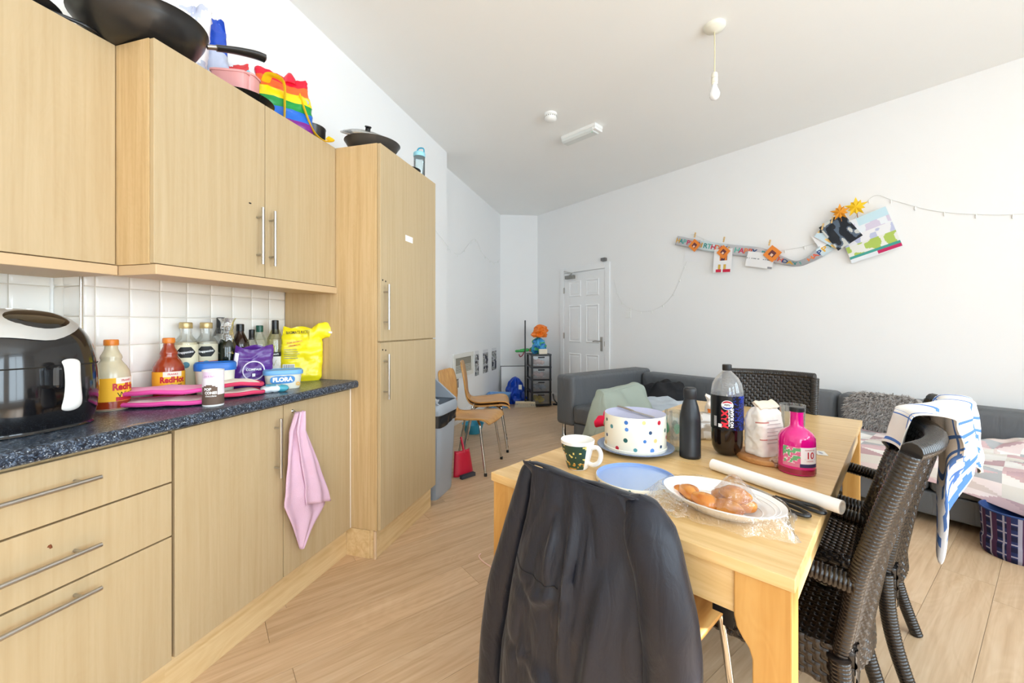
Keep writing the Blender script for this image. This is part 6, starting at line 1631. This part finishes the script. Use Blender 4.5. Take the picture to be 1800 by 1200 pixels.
m = MB(); n_ = 2
pr = [(-.060, -.030), (-.056, -.055), (-.036, -.068), (.036, -.068), (.056, -.055), (.060, -.030)]
p_ = [(x, y, z) for x in (-.195, .165) for y, z in pr]; m.add(p_, [tuple(range(6)), tuple(range(11, 5, -1))] + [(i, 6 + i, 6 + (i + 1) % 6, (i + 1) % 6) for i in range(6)])
m.build('diffuser', plain('ribbed_diffuser', srgb(222, 226, 224), .3), t, bevel=.003)
MB().box(.166, .198, -.058, .058, -.056, -.030).build('end_cap', M_WHITE, t, bevel=.004)
MB().lathe([(.006, 0), (.004, -.003), (0, -.004)], 10, Matrix.Translation((.150, -.04, -.068))).build('indicator', plain('led_green', srgb(150, 220, 190), .3), t)

# ---------------------------------------------------------------- on the long wall (local x along wall, -y into the room)
def onwall(name, label, cat, s, z, q=0.001, group=None): return thing(name, label, cat, S(s, q, z), WALL_RZ, group)
t = onwall('light_switch', 'square white light switch beside the door', 'switch', 1.864, 1.366)
MB().box(-.043, .043, -.010, 0, -.043, .043).build('plate', M_WHITE, t, bevel=.004)
MB().box(-.014, .014, -.015, -.0105, -.024, .024).build('rocker', M_WHITE, t, bevel=.003)
# fairy lights
M_WIRE = plain('clear_wire', srgb(214, 214, 210), .4); M_LED = plain('led_drop', srgb(240, 240, 236), .15)
def fairy(label, pts, every=.16, base=(0, 0, 0), nrm=WN):
    t = thing('fairy_lights', label, 'string lights', pts[0])
    o_ = Vector(pts[0]); sp2 = [q - o_ for q in spline([Vector(p) for p in pts], 10)]
    MB().tube(sp2, .0015, 5).build('wire', M_WIRE, t)
    acc = 0
    for a, b in zip(sp2, sp2[1:]):
        acc += (b - a).length
        if acc > every:
            acc = 0; m = MB(); m.lathe([(.003, 0), (.0045, -.006), (.0055, -.022), (.003, -.030), (0, -.031)], 8, Matrix.Translation(b)); m.build('bulb', M_LED, t, smooth=True)
    return t
def sag(a, b, d, n=6): return [Vector(a).lerp(Vector(b), k / n) - Vector((0, 0, d * (1 - (2 * k / n - 1) ** 2))) for k in range(n + 1)]
fairy('fairy-light wire swagged from the door to the banner', [S(1.62, .006, 1.86), S(1.74, .006, 1.56), S(1.98, .006, 1.42), S(2.25, .006, 1.42), S(2.50, .006, 1.58), S(2.68, .006, 1.95), S(2.74, .006, 2.02)])
fairy('fairy-light wire rising from the cards to the frame edge', [S(4.24, .006, 2.15), S(4.37, .006, 2.318), S(4.50, .006, 2.25), S(4.72, .006, 2.12), S(4.95, .006, 2.04), S(5.20, .006, 1.995), S(5.50, .006, 2.02)])
fairy('fairy-light wire hanging behind the birthday banner', [S(2.74, .006, 2.28)] + sag(S(2.80, .006, 2.26), S(4.20, .006, 2.05), .18))
fairy('fairy-light wire swagged along the alcove wall', [Vector((-1.842, 3.78, 2.18)), Vector((-1.842, 4.07, 2.08)), Vector((-2.02, 4.50, 2.13)), Vector((-2.02, 4.86, 2.13)), Vector((-2.02, 5.37, 2.42)), Vector((-2.02, 5.72, 2.27)), Vector((-2.02, 6.25, 2.22)), Vector((-2.02, 6.55, 2.32))], .2)
# birthday banner: three printed lengths in one ribbon
bn_ = onwall('birthday_banner', 'silver happy birthday banner with coloured letters draped across the wall', 'banner', 2.578, 0, .032)
ctr = spline([(0, 2.235, 0), (.32, 2.125, 0), (.62, 2.035, 0), (.92, 1.955, 0), (1.10, 1.865, 0), (1.22, 1.815, 0), (1.30, 1.82, 0), (1.40, 1.87, 0), (1.52, 1.965, 0), (1.66, 2.06, 0)], 10)
hts = [(0, .052), (.5, .054), (.62, .045), (.72, .024), (.78, .022), (.86, .045), (1, .060)]
N_ = len(ctr) - 1
def ctan(k): d = ctr[min(k + 1, N_)] - ctr[max(k - 1, 0)]; return d.normalized()
tot = 0; LEN = [0]
for a, b in zip(ctr, ctr[1:]): tot += (b - a).length; LEN.append(tot)
def bpos(s_, y):     # s_ along ribbon 0..1, y -1..1 across
    L_ = s_ * tot; k = 0
    while k < N_ - 1 and LEN[k + 1] < L_: k += 1
    f_ = (L_ - LEN[k]) / max(1e-9, LEN[k + 1] - LEN[k]); c = ctr[k].lerp(ctr[k + 1], f_); d = ctan(k).lerp(ctan(min(k + 1, N_)), f_).normalized(); h_ = interp(hts, s_)
    tw_k = math.sin(math.pi * ease((s_ - .60) * 3)) * .03
    return Vector((c.x - d.y * y * h_, -.004 - .006 * math.sin(s_ * 40) - tw_k * y, c.y + d.x * y * h_))
def bcol(u, v):
    seg = int(u * 6.0)
    return (srgb(192, 190, 194), srgb(206, 218, 222), srgb(188, 188, 192), srgb(196, 190, 192), srgb(176, 178, 182), srgb(206, 222, 230))[seg % 6]
m = MB(); m.grid(lambda u, v: bpos(u, v * 2 - 1), 140, 6, colfn=bcol); m.build('ribbon', vcol('foil_print', .3), bn_, smooth=True, solid=.0008, normals=False)
lc = [srgb(232, 176, 56), srgb(228, 96, 70), srgb(206, 60, 96), srgb(60, 150, 146), srgb(40, 74, 130), srgb(236, 130, 70), srgb(96, 178, 168)]
words = 'HAPPY BIRTHDAY!'
ln_letters = words + ' ' + words + ' ' + 'HAPPY BIR'
nl = len(ln_letters); 
for i, ch in enumerate(ln_letters):
    if ch == ' ': continue
    s0 = (i + .6) / (nl + .2); v_, f_ = text_data(ch, .082, .03, .95); h_ = interp(hts, s0)
    def mpf(x, y): q = bpos(max(0, min(1, s0 + x / tot)), max(-.98, min(.98, y / .060))); return q + Vector((0, -.0022, 0))
    m = MB(); m.add([mpf(x, y) for x, y in v_], f_); m.build('letter', plain('banner_ink_%d' % (i % 7), lc[(i * 3) % 7], .5), bn_, normals=False)
# cards and decorations
def card(label, s, z, w, h, rot, colfn, q=.022, name='greeting_card', cat='card', nu=44, nv=48, lean=.0):
    t = onwall(name, label, cat, s, z, q); 
    M_ = Matrix.Rotation(rot, 4, 'Y')
    m = MB(); m.grid(lambda u, v: M_ @ Vector((lerp(-w / 2, w / 2, u), -.0015 - lean * (1 - v), lerp(-h / 2, h / 2, v))), nu, nv, colfn=colfn); m.build('print', M_VC, t)
    m = MB(); m.box(-w / 2, w / 2, -.001, 0, -h / 2, h / 2, M_); m.build('card_back', M_WHITE, t)
    return t
wht = srgb(240, 240, 242)
def c_fox(u, v):
    if .28 < u < .42 and .12 < v < .34 or .56 < u < .70 and .12 < v < .34: return srgb(214, 176, 84)
    if (.15 < u < .46 or .55 < u < .95) and v < .12: return srgb(206, 40, 70)
    if .35 < u < .75 and .5 < v < .95: return srgb(232, 138, 60) if vnoise(u * 9, v * 9) > -.2 else srgb(90, 60, 80)
    return wht
card('white card with red shoes and orange figure under the banner', 3.13, 1.925, .195, .25, R(4), c_fox, .052)
card('blank white card tucked behind the first banner words', 2.76, 2.05, .19, .17, R(8), lambda u, v: wht, .006)
def c_line(u, v): return srgb(150, 150, 156) if (abs(v - .55) < .03 and vnoise(u * 30) > 0) or (u > .85 and v < .12) else srgb(238, 237, 238)
card('white card with pencil drawing hanging at an angle', 3.50, 1.885, .26, .15, R(14), c_line, .050)
card('small plain white card standing above the banner dip', 4.02, 2.01, .11, .135, R(-28), lambda u, v: wht, .046)
def c_big(u, v):
    if v < .10: return srgb(196, 40, 96) if u > .55 and v > .02 else srgb(230, 234, 240)
    n_ = vnoise(u * 7, v * 7)
    if v < .16: return srgb(70, 160, 150)
    if v < .40: return srgb(176, 200, 96) if n_ > -.1 else srgb(232, 232, 226)
    if v < .62: return srgb(190, 196, 224) if n_ > .1 else srgb(236, 236, 240)
    if v > .8 and u > .4: return srgb(200, 228, 240)
    return srgb(234, 238, 244) if n_ > -.2 else srgb(214, 206, 226)
card('large colourful illustrated card at the banner\'s upper end', 4.345, 1.985, .34, .36, R(-17), c_big, .040, nu=64, nv=64)
def c_dark(u, v):
    n_ = vnoise(u * 5 + 3, v * 5); return srgb(34, 38, 46) if n_ > -.15 else (srgb(90, 104, 122) if n_ > -.5 else srgb(206, 208, 204))
card('dark photograph clipped over the banner', 4.16, 2.05, .20, .27, R(-32), c_dark, .070, name='photograph', cat='photo')
def c_blue(u, v): return srgb(206, 226, 238) if vnoise(u * 6, v * 6) > -.2 else srgb(240, 200, 120)
card('pale blue card clipped beneath the dark photograph', 4.10, 2.03, .16, .22, R(-50), c_blue, .060)
def cat_face(u, v):
    n_ = vnoise(u * 5 + 9, v * 5 + 2); return srgb(236, 136, 54) if n_ > -.12 else srgb(120, 60, 50)
for lab, s, z, rr_ in (('orange diamond cut-out on the banner\'s first words', 2.82, 2.135, .075), ('orange diamond cut-out over the white card', 3.145, 2.015, .075), ('orange star cut-out at the second birthday word', 3.62, 1.93, .085)):
    t = onwall('paper_cutout', lab, 'decoration', s, z, .064, 'orange paper cut-outs'); m = MB()
    pts = [(rr_ * (1.0 if k % 2 == 0 else .72) * math.cos(R(45 * k)), rr_ * (1.0 if k % 2 == 0 else .72) * math.sin(R(45 * k))) for k in range(8)]
    m.col = srgb(238, 140, 58); m.add([(x, -.001, y) for x, y in pts], [tuple(range(8))]); m.col = srgb(112, 60, 66); m.add([(x * .45, -.003, y * .45) for x, y in pts], [tuple(range(8))]); m.col = srgb(246, 206, 180)
    m.add([(x * .2 - .005, -.0045, y * .2 - .012) for x, y in pts], [tuple(range(8))]); m.build('cutout', M_VC, t)
for lab, s, z, rr_, c in (('yellow maple-leaf ornament above the dark photograph', 4.165, 2.215, .075, srgb(226, 150, 30)), ('bright yellow maple-leaf ornament nearest the wire peak', 4.275, 2.235, .085, srgb(244, 196, 24))):
    t = onwall('maple_leaf', lab, 'leaf', s, z, .078, 'yellow maple leaves'); m = MB(); n_ = 20
    pts = [(rr_ * (1 if k % 4 == 0 else (.52 if k % 2 else .72)) * math.cos(R(18 * k + 20)), rr_ * (1 if k % 4 == 0 else (.52 if k % 2 else .72)) * math.sin(R(18 * k + 20)), ) for k in range(n_)]
    m.add([(0, -.018, 0)] + [(x, -.004 - .008 * (k % 3), y) for k, (x, y) in enumerate(pts)], [(0, 1 + k, 1 + (k + 1) % n_) for k in range(n_)]); m.build('leaf_blade', plain('leaf_%d' % int(rr_ * 1000), c, .6, var=.15, vscale=30), t, solid=.0015)
    MB().tube([(0, -.006, -.02), (.01, -.006, -rr_ * 1.1)], .003, 6).build('stem', plain('leaf_stem', srgb(170, 110, 40), .7), t)
for lab, s, z in (('wooden peg above the first orange cut-out', 2.83, 2.25), ('wooden peg above the white card with red shoes', 3.155, 2.145), ('wooden peg on the small plain card', 4.035, 2.115), ('wooden peg near the dark photograph', 4.105, 2.16), ('wooden peg above the pencil-drawn card', 3.60, 2.04)):
    t = onwall('clothes_peg', lab, 'peg', s, z, .070, 'small wooden pegs')
    for k in (-1, 1): MB().box(-.006, .006, -.002 + k * .004 - .003, .002 + k * .004 - .003, -.028, .028, Matrix.Rotation(R(12), 4, 'Y')).build('jaw', plain('peg_wood', srgb(226, 190, 130), .7), t)
    MB().tube([(-.007, -.011, .004), (.007, -.011, .004)], .0025, 6).build('spring', M_STEEL, t)
t = onwall('binder_clip', 'black binder clip on the small plain card', 'clip', 4.03, 2.075, .052)
MB().box(-.022, .022, -.014, 0, -.012, .018).build('clip_body', M_BLACKP, t, bevel=.003); MB().tube([(-.012, -.008, .018), (-.008, -.010, .04), (.008, -.010, .04), (.012, -.008, .018)], .0016, 6).build('lever', M_STEEL, t)
